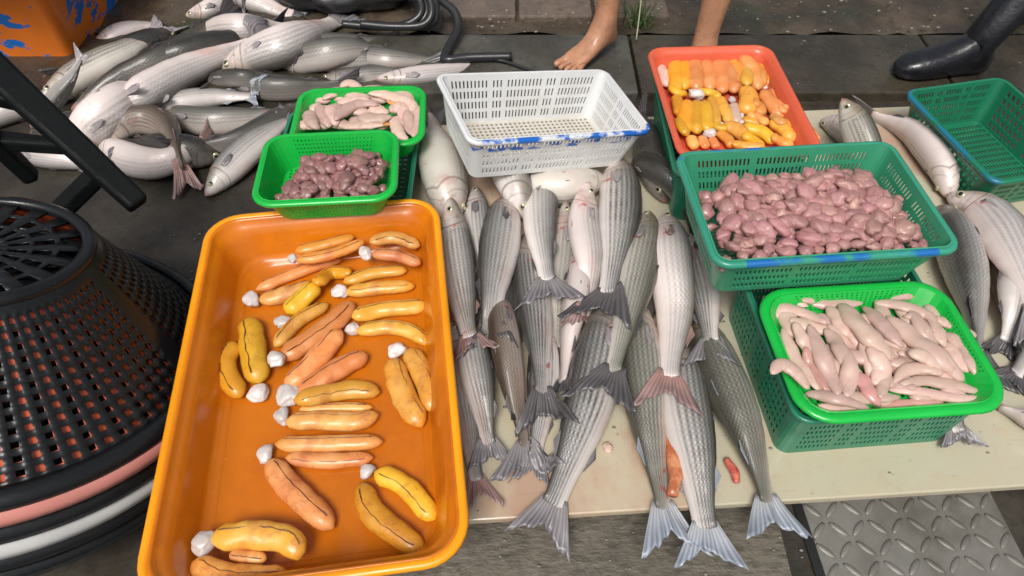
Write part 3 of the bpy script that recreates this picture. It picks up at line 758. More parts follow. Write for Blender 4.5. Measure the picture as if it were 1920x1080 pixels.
# --- top layer
F_('small headed mullet lying on top, its wide grey tail over another fish', [(1016, 312), (1014, 385), (1016, 455), (1026, 525)], 74, -66, 'grey', 'grey', tail=(1.0, 0), spread=34, stiff=70)
F_('topmost middle mullet with a pink mouth touching the white crate', [(1158, 295), (1164, 370), (1158, 460), (1140, 548)], 92, -62, 'grey', 'dark', tail=(1.0, -8), spread=28, stiff=70)
F_('pale mullet with a slit belly left of the sea green crate', [(1250, 405), (1258, 490), (1266, 590), (1254, 705)], 90, -70, 'pale', 'pink', tail=(.9, 2), spread=24, stiff=10, wound=(.3, .55, 1))
# --- right of the crates
F_('pale mullet head half hidden behind the coral tray', [(1540, 228), (1575, 240), (1620, 275), (1660, 320)], 56, 150, 'pale', 'pale', group=G2)
F_('mullet with its head raised behind the sea green crate', [(1580, 186), (1602, 225), (1628, 290), (1650, 360)], 62, -30, 'olive', 'grey', group=G2, z=(.235, .20, .16, .12))
F_('long white bellied mullet curving between the sea green and the empty green crate', [(1782, 372), (1765, 310), (1715, 252), (1635, 218)], 70, 165, 'pale', 'dark', group=G2, stiff=3)
F_('striped mullet with dark back emerging from under the sea green crate', [(1760, 390), (1795, 460), (1822, 560), (1835, 660)], 112, 38, 'grey', 'dark', group=G2)
F_('mullet with only its forked tail showing under the front basket', [(1720, 600), (1750, 680), (1778, 750), (1796, 808)], 66, -60, 'grey', 'grey', group=G2, spread=34, tail=(.9, 4), z=(.12, .115, .11, .10))
F_('pink fish end poking out right of the front basket', [(2080, 800), (2010, 800), (1940, 790), (1875, 765)], 84, 160, 'pale', 'pink', group=G2)
F_('reddish brown thin mullet squeezed behind the striped one at the right', [(1845, 440), (1870, 510), (1886, 580), (1895, 640)], 48, 20, 'brown', 'dark', group=G2)
F_('silver mullet at the right edge, its dark tail pointing at the front basket', [(1925, 480), (1905, 540), (1900, 590), (1890, 640)], 70, -100, 'grey', 'dark', group=G2, spread=32)
F_('mullet on the right edge with a dark tail below the others', [(1985, 560), (1960, 610), (1930, 660), (1905, 700)], 66, 70, 'grey', 'dark', group=G2, spread=34)
F_('big mullet at the right edge resting its blunt head against the pale one', [(1778, 366), (1848, 400), (1905, 475), (1945, 580)], 92, -48, 'pale', 'grey', group=G2)
# --- heap on the floor at the left
K = dict(base=.004, group=G3, slim=.92)
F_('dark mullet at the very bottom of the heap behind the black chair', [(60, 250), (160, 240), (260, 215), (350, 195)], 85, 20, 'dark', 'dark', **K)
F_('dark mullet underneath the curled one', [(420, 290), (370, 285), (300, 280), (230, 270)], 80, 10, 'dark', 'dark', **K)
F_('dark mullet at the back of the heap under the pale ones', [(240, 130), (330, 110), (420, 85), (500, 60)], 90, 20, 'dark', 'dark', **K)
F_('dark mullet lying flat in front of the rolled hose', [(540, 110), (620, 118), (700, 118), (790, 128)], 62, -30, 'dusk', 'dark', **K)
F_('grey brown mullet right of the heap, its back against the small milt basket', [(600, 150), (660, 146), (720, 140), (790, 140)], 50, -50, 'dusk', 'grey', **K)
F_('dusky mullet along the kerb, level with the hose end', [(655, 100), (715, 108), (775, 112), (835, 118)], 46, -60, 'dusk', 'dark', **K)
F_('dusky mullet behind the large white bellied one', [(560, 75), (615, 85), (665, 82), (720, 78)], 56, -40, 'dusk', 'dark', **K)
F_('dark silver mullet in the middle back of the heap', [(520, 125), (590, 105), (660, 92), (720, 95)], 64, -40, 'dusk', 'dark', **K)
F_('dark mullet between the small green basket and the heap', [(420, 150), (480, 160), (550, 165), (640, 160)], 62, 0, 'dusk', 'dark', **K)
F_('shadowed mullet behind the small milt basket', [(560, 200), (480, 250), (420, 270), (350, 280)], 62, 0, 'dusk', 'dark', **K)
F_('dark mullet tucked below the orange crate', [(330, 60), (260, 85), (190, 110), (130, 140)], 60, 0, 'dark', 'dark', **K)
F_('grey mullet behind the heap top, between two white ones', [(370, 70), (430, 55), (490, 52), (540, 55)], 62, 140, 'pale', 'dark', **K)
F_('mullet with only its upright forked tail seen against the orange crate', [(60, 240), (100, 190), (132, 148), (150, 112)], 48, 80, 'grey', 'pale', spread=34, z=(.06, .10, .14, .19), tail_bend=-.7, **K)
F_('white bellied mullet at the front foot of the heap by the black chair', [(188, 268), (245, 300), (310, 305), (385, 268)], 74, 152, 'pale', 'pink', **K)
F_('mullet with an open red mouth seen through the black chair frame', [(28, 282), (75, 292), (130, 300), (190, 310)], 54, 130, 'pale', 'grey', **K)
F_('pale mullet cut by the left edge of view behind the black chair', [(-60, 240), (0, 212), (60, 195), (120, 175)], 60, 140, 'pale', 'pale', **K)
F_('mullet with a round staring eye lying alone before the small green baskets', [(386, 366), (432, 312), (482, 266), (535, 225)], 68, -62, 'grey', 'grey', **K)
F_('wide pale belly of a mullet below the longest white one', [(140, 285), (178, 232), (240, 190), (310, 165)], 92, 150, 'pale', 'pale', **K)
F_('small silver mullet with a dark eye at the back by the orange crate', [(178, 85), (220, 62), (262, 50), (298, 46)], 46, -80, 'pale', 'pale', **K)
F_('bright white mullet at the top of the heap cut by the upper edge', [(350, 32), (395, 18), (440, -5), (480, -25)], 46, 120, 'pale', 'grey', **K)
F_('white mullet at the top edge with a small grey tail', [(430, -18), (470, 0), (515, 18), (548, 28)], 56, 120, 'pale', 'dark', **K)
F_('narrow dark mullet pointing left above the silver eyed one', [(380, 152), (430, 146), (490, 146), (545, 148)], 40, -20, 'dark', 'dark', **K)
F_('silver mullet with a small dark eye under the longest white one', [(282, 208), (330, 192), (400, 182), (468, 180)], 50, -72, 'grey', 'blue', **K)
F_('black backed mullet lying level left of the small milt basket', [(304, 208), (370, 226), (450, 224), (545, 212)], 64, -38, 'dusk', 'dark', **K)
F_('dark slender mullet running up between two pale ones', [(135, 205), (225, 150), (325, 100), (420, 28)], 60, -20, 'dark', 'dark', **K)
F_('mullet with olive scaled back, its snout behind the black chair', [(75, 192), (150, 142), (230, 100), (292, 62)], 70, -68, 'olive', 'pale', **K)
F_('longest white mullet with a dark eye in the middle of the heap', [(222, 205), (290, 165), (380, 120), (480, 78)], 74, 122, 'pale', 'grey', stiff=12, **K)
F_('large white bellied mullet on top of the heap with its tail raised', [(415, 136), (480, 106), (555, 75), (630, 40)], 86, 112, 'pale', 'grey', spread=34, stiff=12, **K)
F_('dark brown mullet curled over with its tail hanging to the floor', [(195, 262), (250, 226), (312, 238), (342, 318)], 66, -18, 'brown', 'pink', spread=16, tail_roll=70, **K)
F_('pale mullet behind the white crate with a long thin tail', [(704, 150), (770, 146), (850, 136), (915, 120)], 48, 120, 'pale', 'pale', spread=34, tail=(1.2, 0), **K)
# scraps of gut between the front fish
def gut(label, px, wpx, z):
    root = thing('fish_gut', label, 'fish gut', at(*px[len(px) // 2], z), 0, 'orange gut scraps on the board'); bm = bmesh.new()
    P = [at(a, b, z) - root.location for a, b in px]; r = wpx * .5 * dist(*px[0], z) / F
    sweep(bm, vpts([tuple(p) for p in P], 14), lambda u: r * (.35 + .75 * math.sin(math.pi * min(1, max(0, u * .9 + .05))) ** .5), 10, .7, lump=.5)
    fin('gut_strip', bm, GUT, root)
gut('long red orange gut strip between the olive and the slashed silver mullet', [(1245, 770), (1262, 830), (1265, 890), (1262, 930)], 26, .10)
gut('small orange gut scrap right of the slashed silver mullet', [(1362, 860), (1375, 885), (1382, 905)], 17, .085)
def scrap(label, px, py):
    bm = bmesh.new(); p = at(px, py, ZB + .004); blob(bm, (0, 0, 0), (.009, .011, .005), .3, 2, px); o = fin('flesh_scrap', bm, MILT); o.location = p
    tag(o, label, 'scrap')
scrap('pale round scrap of flesh lying on the cream board between two mullets', 1140, 840)

# ================================================================== ROE
def lobe(bm, W, r, flat=.74):
    def rad(u): 
        e = min(u, 1 - u); return r * (min(1, (e / .13)) ** .5 * .86 + .14) * (.84 + .22 * math.sin(math.pi * min(1, u * .9 + .06)) ** .7) * (1 + .09 * noise.noise(Vector((u * 3.5, r * 999, 0))))
    sweep(bm, W, rad, 16, flat, lump=.13)
def roe(label, cap, lobes, zb, cat='roe', group='roe pairs in the orange tray', mat=None, capr=17, veins=True, heap=None, squish=.72, fat=1.06):
    """cap: px of the white knot (or None); lobes: (px list, width px)"""
    c0 = cap or lobes[0][0][0]
    org = at(c0[0], c0[1], zb); root = thing('roe_pair', label, cat, org, 0, group)
    for px, wp in lobes:
        n = 11; s2 = catmull(px, n); r = .5 * fat * wp * dist(*px[len(px) // 2], zb) / F; m = mat or random.choice((ROE, ROE, ROE2))
        hb = [zb + (heap(*at(x, y, zb)[:2]) if heap else 0) for x, y in s2]
        zs = settle(s2, [r] * n, [r * .8] * n, max(hb) if False else sum(hb) / n, squish, 5)
        P = vpts([tuple(at(x, y, z) - org) for (x, y), z in zip(s2, zs)], 22)
        remember([p + org for p in P[::2]], [r] * 11, [r * .8] * 11)
        bm = bmesh.new(); lobe(bm, P, r); fin('roe_lobe', bm, m, root)
        if veins:
            bm = bmesh.new(); so = random.uniform(.2, .5) * random.choice((-1, 1)); ph = random.uniform(0, 9)
            V = []
            for i in range(2, 20):
                t = (P[i + 1] - P[i - 1]).normalized(); s = t.cross(Vector((0, 0, 1))).normalized(); w_ = so + .15 * noise.noise(Vector((i * .5, ph, 0)))
                V.append(P[i] + s * (r * w_) + Vector((0, 0, r * .8 * math.sqrt(max(0, 1 - w_ * w_)) * 1.0)))
            tw = random.uniform(.0006, .0013)
            sweep(bm, V, lambda u: tw * (.5 + .9 * abs(noise.noise(Vector((u * 6, ph, 1))))) , 6); fin('vein', bm, VEIN, root)
    if cap:
        r = .88 * capr * dist(*cap, zb) / F; zc = zb + r * .7 + (heap(*at(*cap, zb)[:2]) if heap else 0)
        p = at(cap[0], cap[1], zc); s2 = [cap]
        zc = settle(s2, [r * .7], [r * .6], zb, .6)[0]; p = at(cap[0], cap[1], max(zc, p.z))
        bm = bmesh.new(); sd0 = random.uniform(0, 50)
        q_ = sum((at(*l[0][len(l[0]) // 2], zb) for l in lobes), Vector()) / len(lobes) - p; q_.z = 0; q_.normalize(); sv_ = Vector((-q_.y, q_.x, 0))
        rr_ = bmesh.ops.create_icosphere(bm, subdivisions=4, radius=1); el = random.uniform(.85, 1.2); wi = random.uniform(.75, 1.0)
        for v in rr_['verts']:
            x, y, zz = v.co; th = math.atan2(zz, y); fl = .06 * math.sin(th * 4 + sd0 + 2 * x) * (1 - x * x) + .30 * noise.noise(v.co * 1.1 + Vector((sd0, 0, 0))) + .05 * noise.noise(v.co * 3.0 + Vector((0, sd0, 0)))
            k_ = (1 + fl) * (1 + .25 * x)
            v.co = p - org + q_ * (x * r * el * .9 * (1 + fl) + r * .4) + sv_ * (y * r * wi * 1.15 * k_) + Vector((0, 0, zz * r * .6 * k_))
        fin('tissue_knot', bm, TISSUE, root)
    return root
Z5 = lambda L: [(260 + x / 3, 380 + y / 3) for x, y in L]
zr = ZT + .001
roe('top left roe pair in the orange tray, lying level', (544, 486), [(Z5([(880, 275), (1050, 235), (1215, 190)]), 21), (Z5([(885, 325), (1080, 290), (1275, 215)]), 22)], zr + .036, capr=13)
roe('top right roe pair in the orange tray, curved towards its wall', (679, 477), [(Z5([(1300, 225), (1430, 195), (1580, 245)]), 24), (Z5([(1310, 290), (1450, 295), (1585, 345)]), 23)], zr + .036, capr=17, mat=ROE2)
roe('long pale orange roe pair from the leftmost white knot', (463, 566), [(Z5([(660, 490), (850, 410), (1040, 340), (1140, 325)]), 22), (Z5([(675, 550), (830, 515), (985, 460)]), 29)], zr, capr=21, mat=ROE2)
roe('roe pair pointing right below the top right one, with a dark vein', (630, 548), [(Z5([(1150, 450), (1320, 395), (1510, 380)]), 24), (Z5([(1160, 505), (1350, 480), (1555, 468)]), 26)], zr, capr=17)
roe('folded ochre roe pair in the middle with its knot at the lower left', (526, 609), [(Z5([(830, 620), (920, 540), (1010, 460)]), 34), (Z5([(1000, 455), (1080, 395), (1190, 395)]), 26)], zr, capr=16, mat=ROE3)
roe('fat diagonal orange roe pair in the middle of the tray', (513, 680), [(Z5([(765, 810), (890, 670), (1070, 570)]), 27), (Z5([(790, 880), (950, 780), (1090, 680), (1210, 560)]), 38)], zr, capr=20)
roe('roe pair with a blood streaked upper lobe by the right wall of the tray', (654, 617), [(Z5([(1200, 645), (1380, 600), (1625, 580)]), 31), (Z5([(1220, 725), (1400, 700), (1540, 730), (1625, 800)]), 28)], zr, capr=15)
roe('roe pair hanging down like a V near the right wall', (741, 650), [([(735, 672), (752, 730), (791, 800)], 42), ([(764, 655), (796, 705), (812, 772)], 38)], zr, capr=20, mat=ROE)
roe('upright roe pair at the left with yellow olive lobes', (487, 744), [([(440, 640), (424, 690), (452, 745)], 36), ([(467, 596), (475, 660), (487, 718)], 44)], zr, capr=22, mat=ROE3)
roe('roe pair splayed up to the right beneath the fat diagonal one', (532, 748), [([(640, 618), (590, 678), (535, 728)], 37), ([(690, 665), (640, 688), (560, 738)], 38)], zr, capr=24)
roe('roe pair with a bloody slit between its lobes, low in the middle', (520, 782), [([(550, 752), (610, 738), (670, 730), (712, 736)], 35), ([(535, 792), (595, 788), (665, 790), (710, 776)], 35), ([(560, 768), (620, 764), (700, 764)], 18)], zr, capr=19)
roe('roe trio of two level lobes and one slanting down, below the middle', (490, 850), [([(515, 833), (610, 832), (718, 828)], 30), ([(535, 858), (612, 864), (700, 858)], 28), ([(503, 862), (550, 920), (625, 990)], 42)], zr, capr=20, mat=ROE2)
roe('yellow roe pair like an open V in the lower right of the tray', (684, 878), [([(677, 905), (702, 965), (795, 1035)], 42), ([(702, 885), (760, 912), (815, 975)], 38)], zr, capr=19, mat=ROE3)
roe('roe pair with a pink knot at the bottom left of the tray', (372, 1015), [([(395, 1010), (480, 1003), (545, 1015), (560, 1050)], 48), ([(360, 1055), (430, 1085), (545, 1085)], 50), ([(430, 1040), (500, 1048)], 24)], zr + .022, capr=26)
# thin liquid in the tray
LQ = NT('brine'); LQ.bump(LQ.noise(9, 3), .10, .01); LQ = LQ.out((.40, .11, .008), .05, Alpha=.16, Specular_IOR_Level=.5)
bm = bmesh.new(); c, an, hx, hy = quad([(384, 408), (813, 366), (900, 1055), (243, 1140)], .205)
o_ = -.014 - .012 - .029; vs = [bm.verts.new((x, y, .010)) for x, y in rrect(hx + o_, hy + o_, .05, [[0, .5, 1]] * 4, 9)]; bm.faces.new(vs)
lq = fin('brine', bm, LQ, None); lq.location = (c.x, c.y, ZT); lq.rotation_euler = (0, 0, an); tag(lq, 'thin amber liquid covering the floor of the orange tray', 'brine')

# coral tray roe
Z4 = lambda L: [(1180 + x / 2.595, y / 2.595) for x, y in L]
zr = .285 - .062
GR = 'roe bundles in the coral tray'
def hp(x, y): return .006
def rr(label, cap, L, mat=None, capr=8):
    roe(label, Z4([(cap[0], cap[1] - 12)])[0] if cap else None, [(Z4(p), w_ / 2.595) for p, w_ in L], zr + .004, group=GR, mat=mat, veins=False, capr=capr, heap=hp, squish=.5, fat=1.2)
rr('pale pinkish roe in the top left corner of the coral tray', (150, 288), [([(135, 300), (160, 350), (185, 420)], 44)], MILT)
rr('yellow roe pair second from the left in the back row of the coral tray', (255, 266), [([(222, 280), (222, 360), (232, 445)], 62), ([(268, 280), (270, 360), (268, 435)], 58)], ROE3)
rr('plump orange roe pair third in the back row of the coral tray', (375, 264), [([(318, 280), (320, 360), (328, 440)], 64), ([(362, 280), (385, 360), (392, 440)], 58)], ROE2)
rr('orange roe pair in the middle of the back row, leaning right', (440, 262), [([(415, 285), (445, 370), (455, 450)], 58), ([(445, 285), (495, 370), (512, 450)], 56)], ROE2)
rr('long orange roe pair right of the middle in the back row', (500, 268), [([(470, 275), (530, 340), (558, 430)], 58), ([(515, 280), (565, 340), (572, 415)], 52)], ROE)
rr('roe pair next to last in the back row of the coral tray', (585, 262), [([(545, 275), (600, 340), (628, 435)], 62)], ROE2)
rr('yellow roe at the right end of the back row', (610, 262), [([(625, 275), (655, 340), (680, 415)], 54), ([(665, 290), (690, 340), (697, 400)], 36)], ROE3)
rr('small ochre roe at the left wall of the coral tray', (215, 455), [([(228, 465), (235, 510), (240, 560)], 44)], ROE3)
rr('bright yellow fan of roe lobes in the left middle of the coral tray', (325, 458), [([(285, 490), (272, 560), (275, 645)], 60), ([(328, 490), (325, 560), (328, 650)], 56), ([(362, 490), (372, 560), (380, 640)], 58)], ROE3, 16)
rr('narrow roe pair right of the bright yellow fan', (400, 455), [([(395, 470), (415, 530), (425, 605)], 44), ([(430, 470), (460, 530), (492, 600)], 48)], ROE)
rr('pale roe with a white knot in the centre of the coral tray', (497, 490), [([(508, 505), (515, 550), (522, 600)], 44)], MILT)
rr('stubby orange roe pair in the centre of the coral tray', None, [([(545, 425), (582, 480), (568, 550)], 72), ([(600, 490), (625, 520), (645, 560)], 52)], ROE)
rr('orange roe pair by the right wall of the coral tray', (650, 430), [([(640, 440), (680, 490), (745, 570)], 60), ([(690, 430), (730, 480), (750, 545)], 50), ([(760, 520), (785, 560), (790, 580)], 36)], ROE2)
rr('yellow roe lying crosswise below the centre of the coral tray', (530, 575), [([(545, 580), (600, 590), (655, 605)], 40)], ROE3)
rr('roe stubs in the front left corner of the coral tray', (400, 650), [([(300, 665), (310, 700), (330, 720)], 44), ([(350, 665), (365, 700), (380, 720)], 40), ([(400, 670), (415, 700), (420, 720)], 36)], ROE2, 14)
rr('orange roe pair in the front row left of centre', (440, 615), [([(450, 610), (530, 635), (590, 700)], 60), ([(430, 640), (480, 680), (500, 715)], 44)], ROE)
rr('yellow roe pair in the front row centre of the coral tray', (540, 600), [([(550, 615), (640, 640), (710, 695)], 56), ([(550, 650), (600, 680), (650, 720)], 44)], ROE3)
rr('orange roe pair in the front right row of the coral tray', (690, 580), [([(680, 590), (740, 620), (800, 685)], 58), ([(740, 585), (790, 625), (850, 680)], 50)], ROE)
rr('orange roe in the front right corner of the coral tray', (790, 590), [([(820, 610), (870, 640), (915, 690)], 50)], ROE2)

rr('slender orange roe tucked behind the back row by the coral rim', (690, 275), [([(590, 290), (640, 350), (655, 420)], 40)], ROE2)
rr('ochre roe pair squeezed between the bright yellow fan and the back row', (300, 450), [([(200, 420), (235, 450), (280, 455)], 34), ([(330, 445), (390, 450), (440, 470)], 34)], ROE3)
rr('orange roe in the middle right of the coral tray, pointing down', None, [([(580, 560), (620, 575), (680, 600)], 44), ([(690, 560), (730, 590), (765, 600)], 40)], ROE2)
rr('curved ochre roe lying against the front left of the coral tray', None, [([(240, 580), (255, 620), (290, 660)], 40), ([(420, 600), (440, 620), (480, 625)], 36)], ROE3)
rr('thin orange roe along the front edge of the coral tray', None, [([(500, 700), (580, 712), (660, 712)], 40), ([(690, 660), (740, 690), (800, 705)], 46)], ROE)
# ================================================================== GIZZARDS
def giz_mesh(seed, nub, s):
    bm = bmesh.new(); rnd = random.Random(seed)
    r = bmesh.ops.create_icosphere(bm, subdivisions=3, radius=1); off = Vector((seed * 5.3, seed, 0))
    for v in r['verts']:
        q = v.co.copy(); k = 1 + .30 * noise.noise(q * 1.5 + off) + .14 * noise.noise(q * 3.2 + off)
        if nub: k += .45 * max(0, q.x - .85) / .15
        dm = (q - Vector((.1, -.2, .95)).normalized()).length
        k -= .30 * max(0, 1 - dm / (.30 + .2 * rnd.random() * 0)) if seed % 2 else 0
        crease = abs(q.y + .25 * noise.noise(q * 1.3 + off)); k -= .09 * max(0, 1 - crease / .15) if seed % 3 == 0 else 0
        q *= k; v.co = Vector((q.x * s[0], q.y * s[1], q.z * s[2]))
    me = bpy.data.meshes.new('gizzard'); bm.to_mesh(me); bm.free()
    for p in me.polygons: p.use_smooth = True
    return me
def heap(n_name, label, group, root, hx, hy, ztop, mound, sp, size, mat, yoff=0, cut=None, seed=3, cap=240, under=90, stuff=''):
    rnd = random.Random(seed); M = root.matrix_world if False else Matrix.Translation(root.location) @ root.rotation_euler.to_matrix().to_4x4()
    meshes = []
    for i in range(14):
        me = giz_mesh(i + seed * 11, i % 2 == 0, (1.12, .76 + .02 * i, .66)); me.materials.append(mat); meshes.append(me)
    pts = []; j = 0; y = -hy
    while y < hy:
        x = -hx + (sp / 2 if j % 2 else 0)
        while x < hx:
            pts.append((x + rnd.uniform(-.3, .3) * sp, y + rnd.uniform(-.3, .3) * sp, 0)); x += sp
        y += sp * .84; j += 1
    for k in range(int(len(pts) * .24)): pts.append((rnd.uniform(-.75, .75) * hx, rnd.uniform(-.75, .75) * hy, 1))
    for k in range(under): pts.append((rnd.uniform(-.95, .95) * hx, rnd.uniform(-.95, .95) * hy, -1))
    items = []
    for x, y, lay in pts:
        if cut and cut(x / hx, y / hy): continue
        e = max(0, 1 - (x / hx) ** 4) * max(0, 1 - (y / hy if y > 0 else y / hy * .6) ** 4)
        z = ztop + mound * (e - 1) + rnd.uniform(-.004, .004) + (size * .62 if lay == 1 else 0) - (size * .8 if lay < 0 else 0)
        s = size * rnd.uniform(.72, 1.25) * (.84 if abs(x / hx) > .86 or abs(y / hy) > .84 else 1)
        items.append((z, M @ (Matrix.Translation((x, y + yoff, z)) @ Matrix.Rotation(rnd.uniform(0, 6.3), 4, 'Z') @ Matrix.Rotation(rnd.uniform(-.6, .6), 4, 'X') @ Matrix.Rotation(rnd.uniform(-.5, .7), 4, 'Y') @ Matrix.Diagonal((s, s, s, 1))), rnd.choice(meshes)))
    items.sort(key=lambda t: -t[0])
    for z, m, me in items[:cap]:
        o = bpy.data.objects.new(n_name, me); C.objects.link(o); o.matrix_world = m; tag(o, label, 'gizzard', group)
    if items[cap:]:
        bm = bmesh.new()
        for z, m, me in items[cap:]:
            n0 = len(bm.verts); bm.from_mesh(me); bm.verts.ensure_lookup_table()
            for v in bm.verts[n0:]: v.co = m @ v.co
        tag(fin('gizzard_mass', bm, mat), stuff, 'gizzards', group, 'stuff')
    return len(items)
n1 = heap('gizzard', 'glossy pink fish gizzard in the heap filling the sea green crate', 'pink gizzards in the sea green crate', PC, phx - .028, phy - .034, .104, .022, .0245, .0160, GIZ, -.011, stuff='deeper layer of pink gizzards packed under the top ones in the sea green crate', cut=lambda x, y: (x < -.78 and y > .6) or (x > .84 and y > .45) or (y > .93))
n2 = heap('gizzard', 'brownish round gizzard in the small bright green basket', 'brown gizzards in the small green basket', SB, shx - .024, shy - .026, .046, .014, .0235, .0152, GIZ2, 0, cap=60, under=30, stuff='deeper layer of brown gizzards under the others in the small green basket', cut=lambda x, y: x < -.80 + .30 * (y + .3) or (y > .72 and x < .3), seed=5)
print('gizzards', n1, n2)

# ================================================================== MILT
def milt(label, px, wpx, zb, group, mat=None, squish=.5, flat=.58, heapf=None, wf=.98):
    wpx *= wf
    px = [px[0]] + [(x + random.uniform(-.14, .14) * wpx, y + random.uniform(-.14, .14) * wpx) for x, y in px[1:-1]] + [px[-1]]
    n = 10; s2 = catmull(px, n); org = at(*s2[n // 2], zb); r = .5 * wpx * dist(*s2[n // 2], zb) / F
    base = zb + (heapf(s2[n // 2]) if heapf else 0)
    zs = settle(s2, [r * .9] * n, [r * flat * .9] * n, base, squish, 4)
    P = vpts([tuple(at(x, y, z) - org) for (x, y), z in zip(s2, zs)], 24); remember([p + org for p in P[::3]], [r * .9] * 8, [r * flat * .9] * 8)
    bm = bmesh.new(); sd0 = random.uniform(0, 30)
    def rad(u):
        e = min(u * 1.15, (1 - u)); return r * (min(1, e / .30) ** .55 * .85 + .1) * (1 + .22 * noise.noise(Vector((u * 5, sd0, 0))))
    sweep(bm, P, rad, 16, flat, lump=.22)
    o = fin('milt_lobe', bm, mat or MILT, None); o.location = org; tag(o, label, 'milt', group); return o
Z6 = lambda L: [(1380 + x / 1.928, 520 + y / 1.928) for x, y in L]
ml = [([(95, 130), (130, 90), (200, 85), (260, 105)], 52), ([(130, 150), (180, 115), (260, 130), (325, 165)], 50), ([(240, 85), (300, 60), (350, 62)], 52),
 ([(355, 78), (450, 60), (555, 55)], 42, 'p'), ([(550, 80), (650, 60), (750, 95)], 60), ([(720, 150), (800, 180), (820, 240)], 55), ([(170, 180), (195, 280), (270, 370), (300, 410)], 60),
 ([(210, 160), (240, 230), (300, 300)], 55), ([(250, 250), (280, 330), (330, 410)], 60, 'p'), ([(265, 170), (300, 260), (340, 340), (370, 425)], 68), ([(320, 185), (370, 250), (400, 330)], 60),
 ([(330, 105), (360, 150), (410, 215)], 55), ([(600, 140), (665, 150), (690, 200)], 44), ([(500, 92), (600, 100), (700, 145), (715, 195)], 48), ([(430, 130), (470, 200), (500, 280)], 60),
 ([(740, 200), (820, 250), (875, 360)], 72), ([(620, 270), (680, 295), (745, 335)], 60), ([(545, 140), (640, 215), (740, 290), (825, 375)], 84), ([(460, 105), (520, 170), (605, 255)], 60),
 ([(380, 95), (430, 160), (490, 230), (565, 300)], 80), ([(570, 395), (600, 345), (680, 335), (755, 345)], 54), ([(480, 250), (520, 330), (500, 390)], 74), ([(400, 260), (420, 340), (400, 430)], 66),
 ([(590, 385), (700, 378), (800, 390), (910, 425)], 50), ([(250, 420), (350, 440), (485, 475)], 54), ([(545, 405), (680, 412), (780, 440), (910, 442)], 44), ([(440, 345), (480, 410), (525, 465)], 60, 'p'),
 ([(555, 315), (540, 380), (520, 435)], 44), ([(520, 475), (640, 455), (755, 455)], 38, 'p'), ([(280, 470), (380, 478), (510, 482)], 40)]
GM = 'milt in the front green basket'
under = [([(150 + (k % 5) * 150 + random.uniform(-30, 30), 120 + (k // 5) * 130 + random.uniform(-20, 20)), (210 + (k % 5) * 150, 190 + (k // 5) * 125), (270 + (k % 5) * 150, 210 + (k // 5) * 120)], 74) for k in range(15) if k not in (5, 10)]
rq = random.Random(11); mid_ = []
for k in range(64):
    x, y = 110 + (k % 8) * 90 + rq.uniform(-30, 30), 80 + (k // 8) * 52 + rq.uniform(-20, 20)
    a_ = rq.choice((.95, 1.1, .8, .25, 1.2, .0)); L_ = rq.uniform(75, 120); bx_, by_ = math.cos(a_) * L_, math.sin(a_) * L_
    if x + bx_ > 690 + .5 * y or y + by_ > 450 or x - bx_ < 95 + .44 * (y - by_) or x + bx_ < 95 + .44 * (y + by_) or y - by_ < 70: continue
    mid_.append(([(x - bx_, y - by_), (x + rq.uniform(-15, 15), y + rq.uniform(-12, 12)), (x + bx_, y + by_)], rq.uniform(48, 66)))
LB1 = 'pale pink milt lobe in the heap overflowing the front green basket'
for L in under: milt(LB1, Z6(L[0]), L[1] / 1.928, .217, GM)
for L in mid_: milt(LB1, Z6(L[0]), L[1] / 1.928, .218, GM)
for L in ml:
    milt('deeper pink milt lobe among the pale ones of the front green basket' if len(L) > 2 else LB1, Z6(L[0]), L[1] / 1.928, .219, GM, MILTP if len(L) > 2 else None)
milt('milt lobe hanging out over the left rim of the front green basket', Z6([(128, 350), (170, 318), (220, 345), (262, 405)]), 30, .258, GM)
Z2 = lambda L: [(440 + x / 3.6, 100 + y / 3.6) for x, y in L]
GU = 'milt in the small back basket'; LB2 = 'pale milt lobe heaped in the small basket behind the gizzards'
for k in range(15): milt(LB2, Z2([(510 + (k % 5) * 135, 270 + (k // 5) * 85), (580 + (k % 5) * 135, 300 + (k // 5) * 85), (660 + (k % 5) * 128, 310 + (k // 5) * 85)]), 28, .204, GU)
for L, wd in [([(420, 500), (480, 485), (545, 505)], 60), ([(495, 390), (530, 470), (580, 505)], 66), ([(560, 350), (600, 440), (640, 500)], 66), ([(640, 350), (660, 430), (690, 490)], 60), ([(680, 450), (750, 395), (860, 350), (970, 350)], 64),
 ([(590, 315), (680, 265), (780, 280), (920, 300)], 58), ([(710, 225), (790, 210), (870, 260)], 52), ([(840, 235), (1000, 240), (1150, 280), (1215, 350)], 54), ([(900, 270), (1050, 290), (1180, 330), (1225, 440)], 60), ([(690, 335), (800, 320), (920, 315)], 52),
 ([(830, 440), (940, 440), (1060, 430)], 70), ([(710, 495), (850, 492), (1010, 485)], 48), ([(1080, 400), (1120, 370), (1150, 450)], 60), ([(1160, 380), (1180, 480), (1190, 550)], 54), ([(1240, 355), (1240, 460), (1200, 565)], 54), ([(1075, 450), (1105, 540), (1170, 580)], 60)]:
    milt(LB2, Z2(L), wd / 3.6, .212, GU, wf=1.55)
for i, (L, wd) in enumerate([([(425, 460), (450, 415), (500, 390)], 50), ([(1020, 300), (1050, 330), (1095, 350)], 44), ([(1000, 490), (1040, 480), (1080, 470)], 36)]):
    o = milt(['orange roe scrap at the left end of the small milt basket', 'orange roe scrap on top of the small milt heap', 'small orange roe scrap at the front of the small milt heap'][i], Z2(L), wd / 3.6, .21, 'orange scraps in the small milt basket', ROE2); o.name = 'roe_scrap'; o['category'] = 'roe'

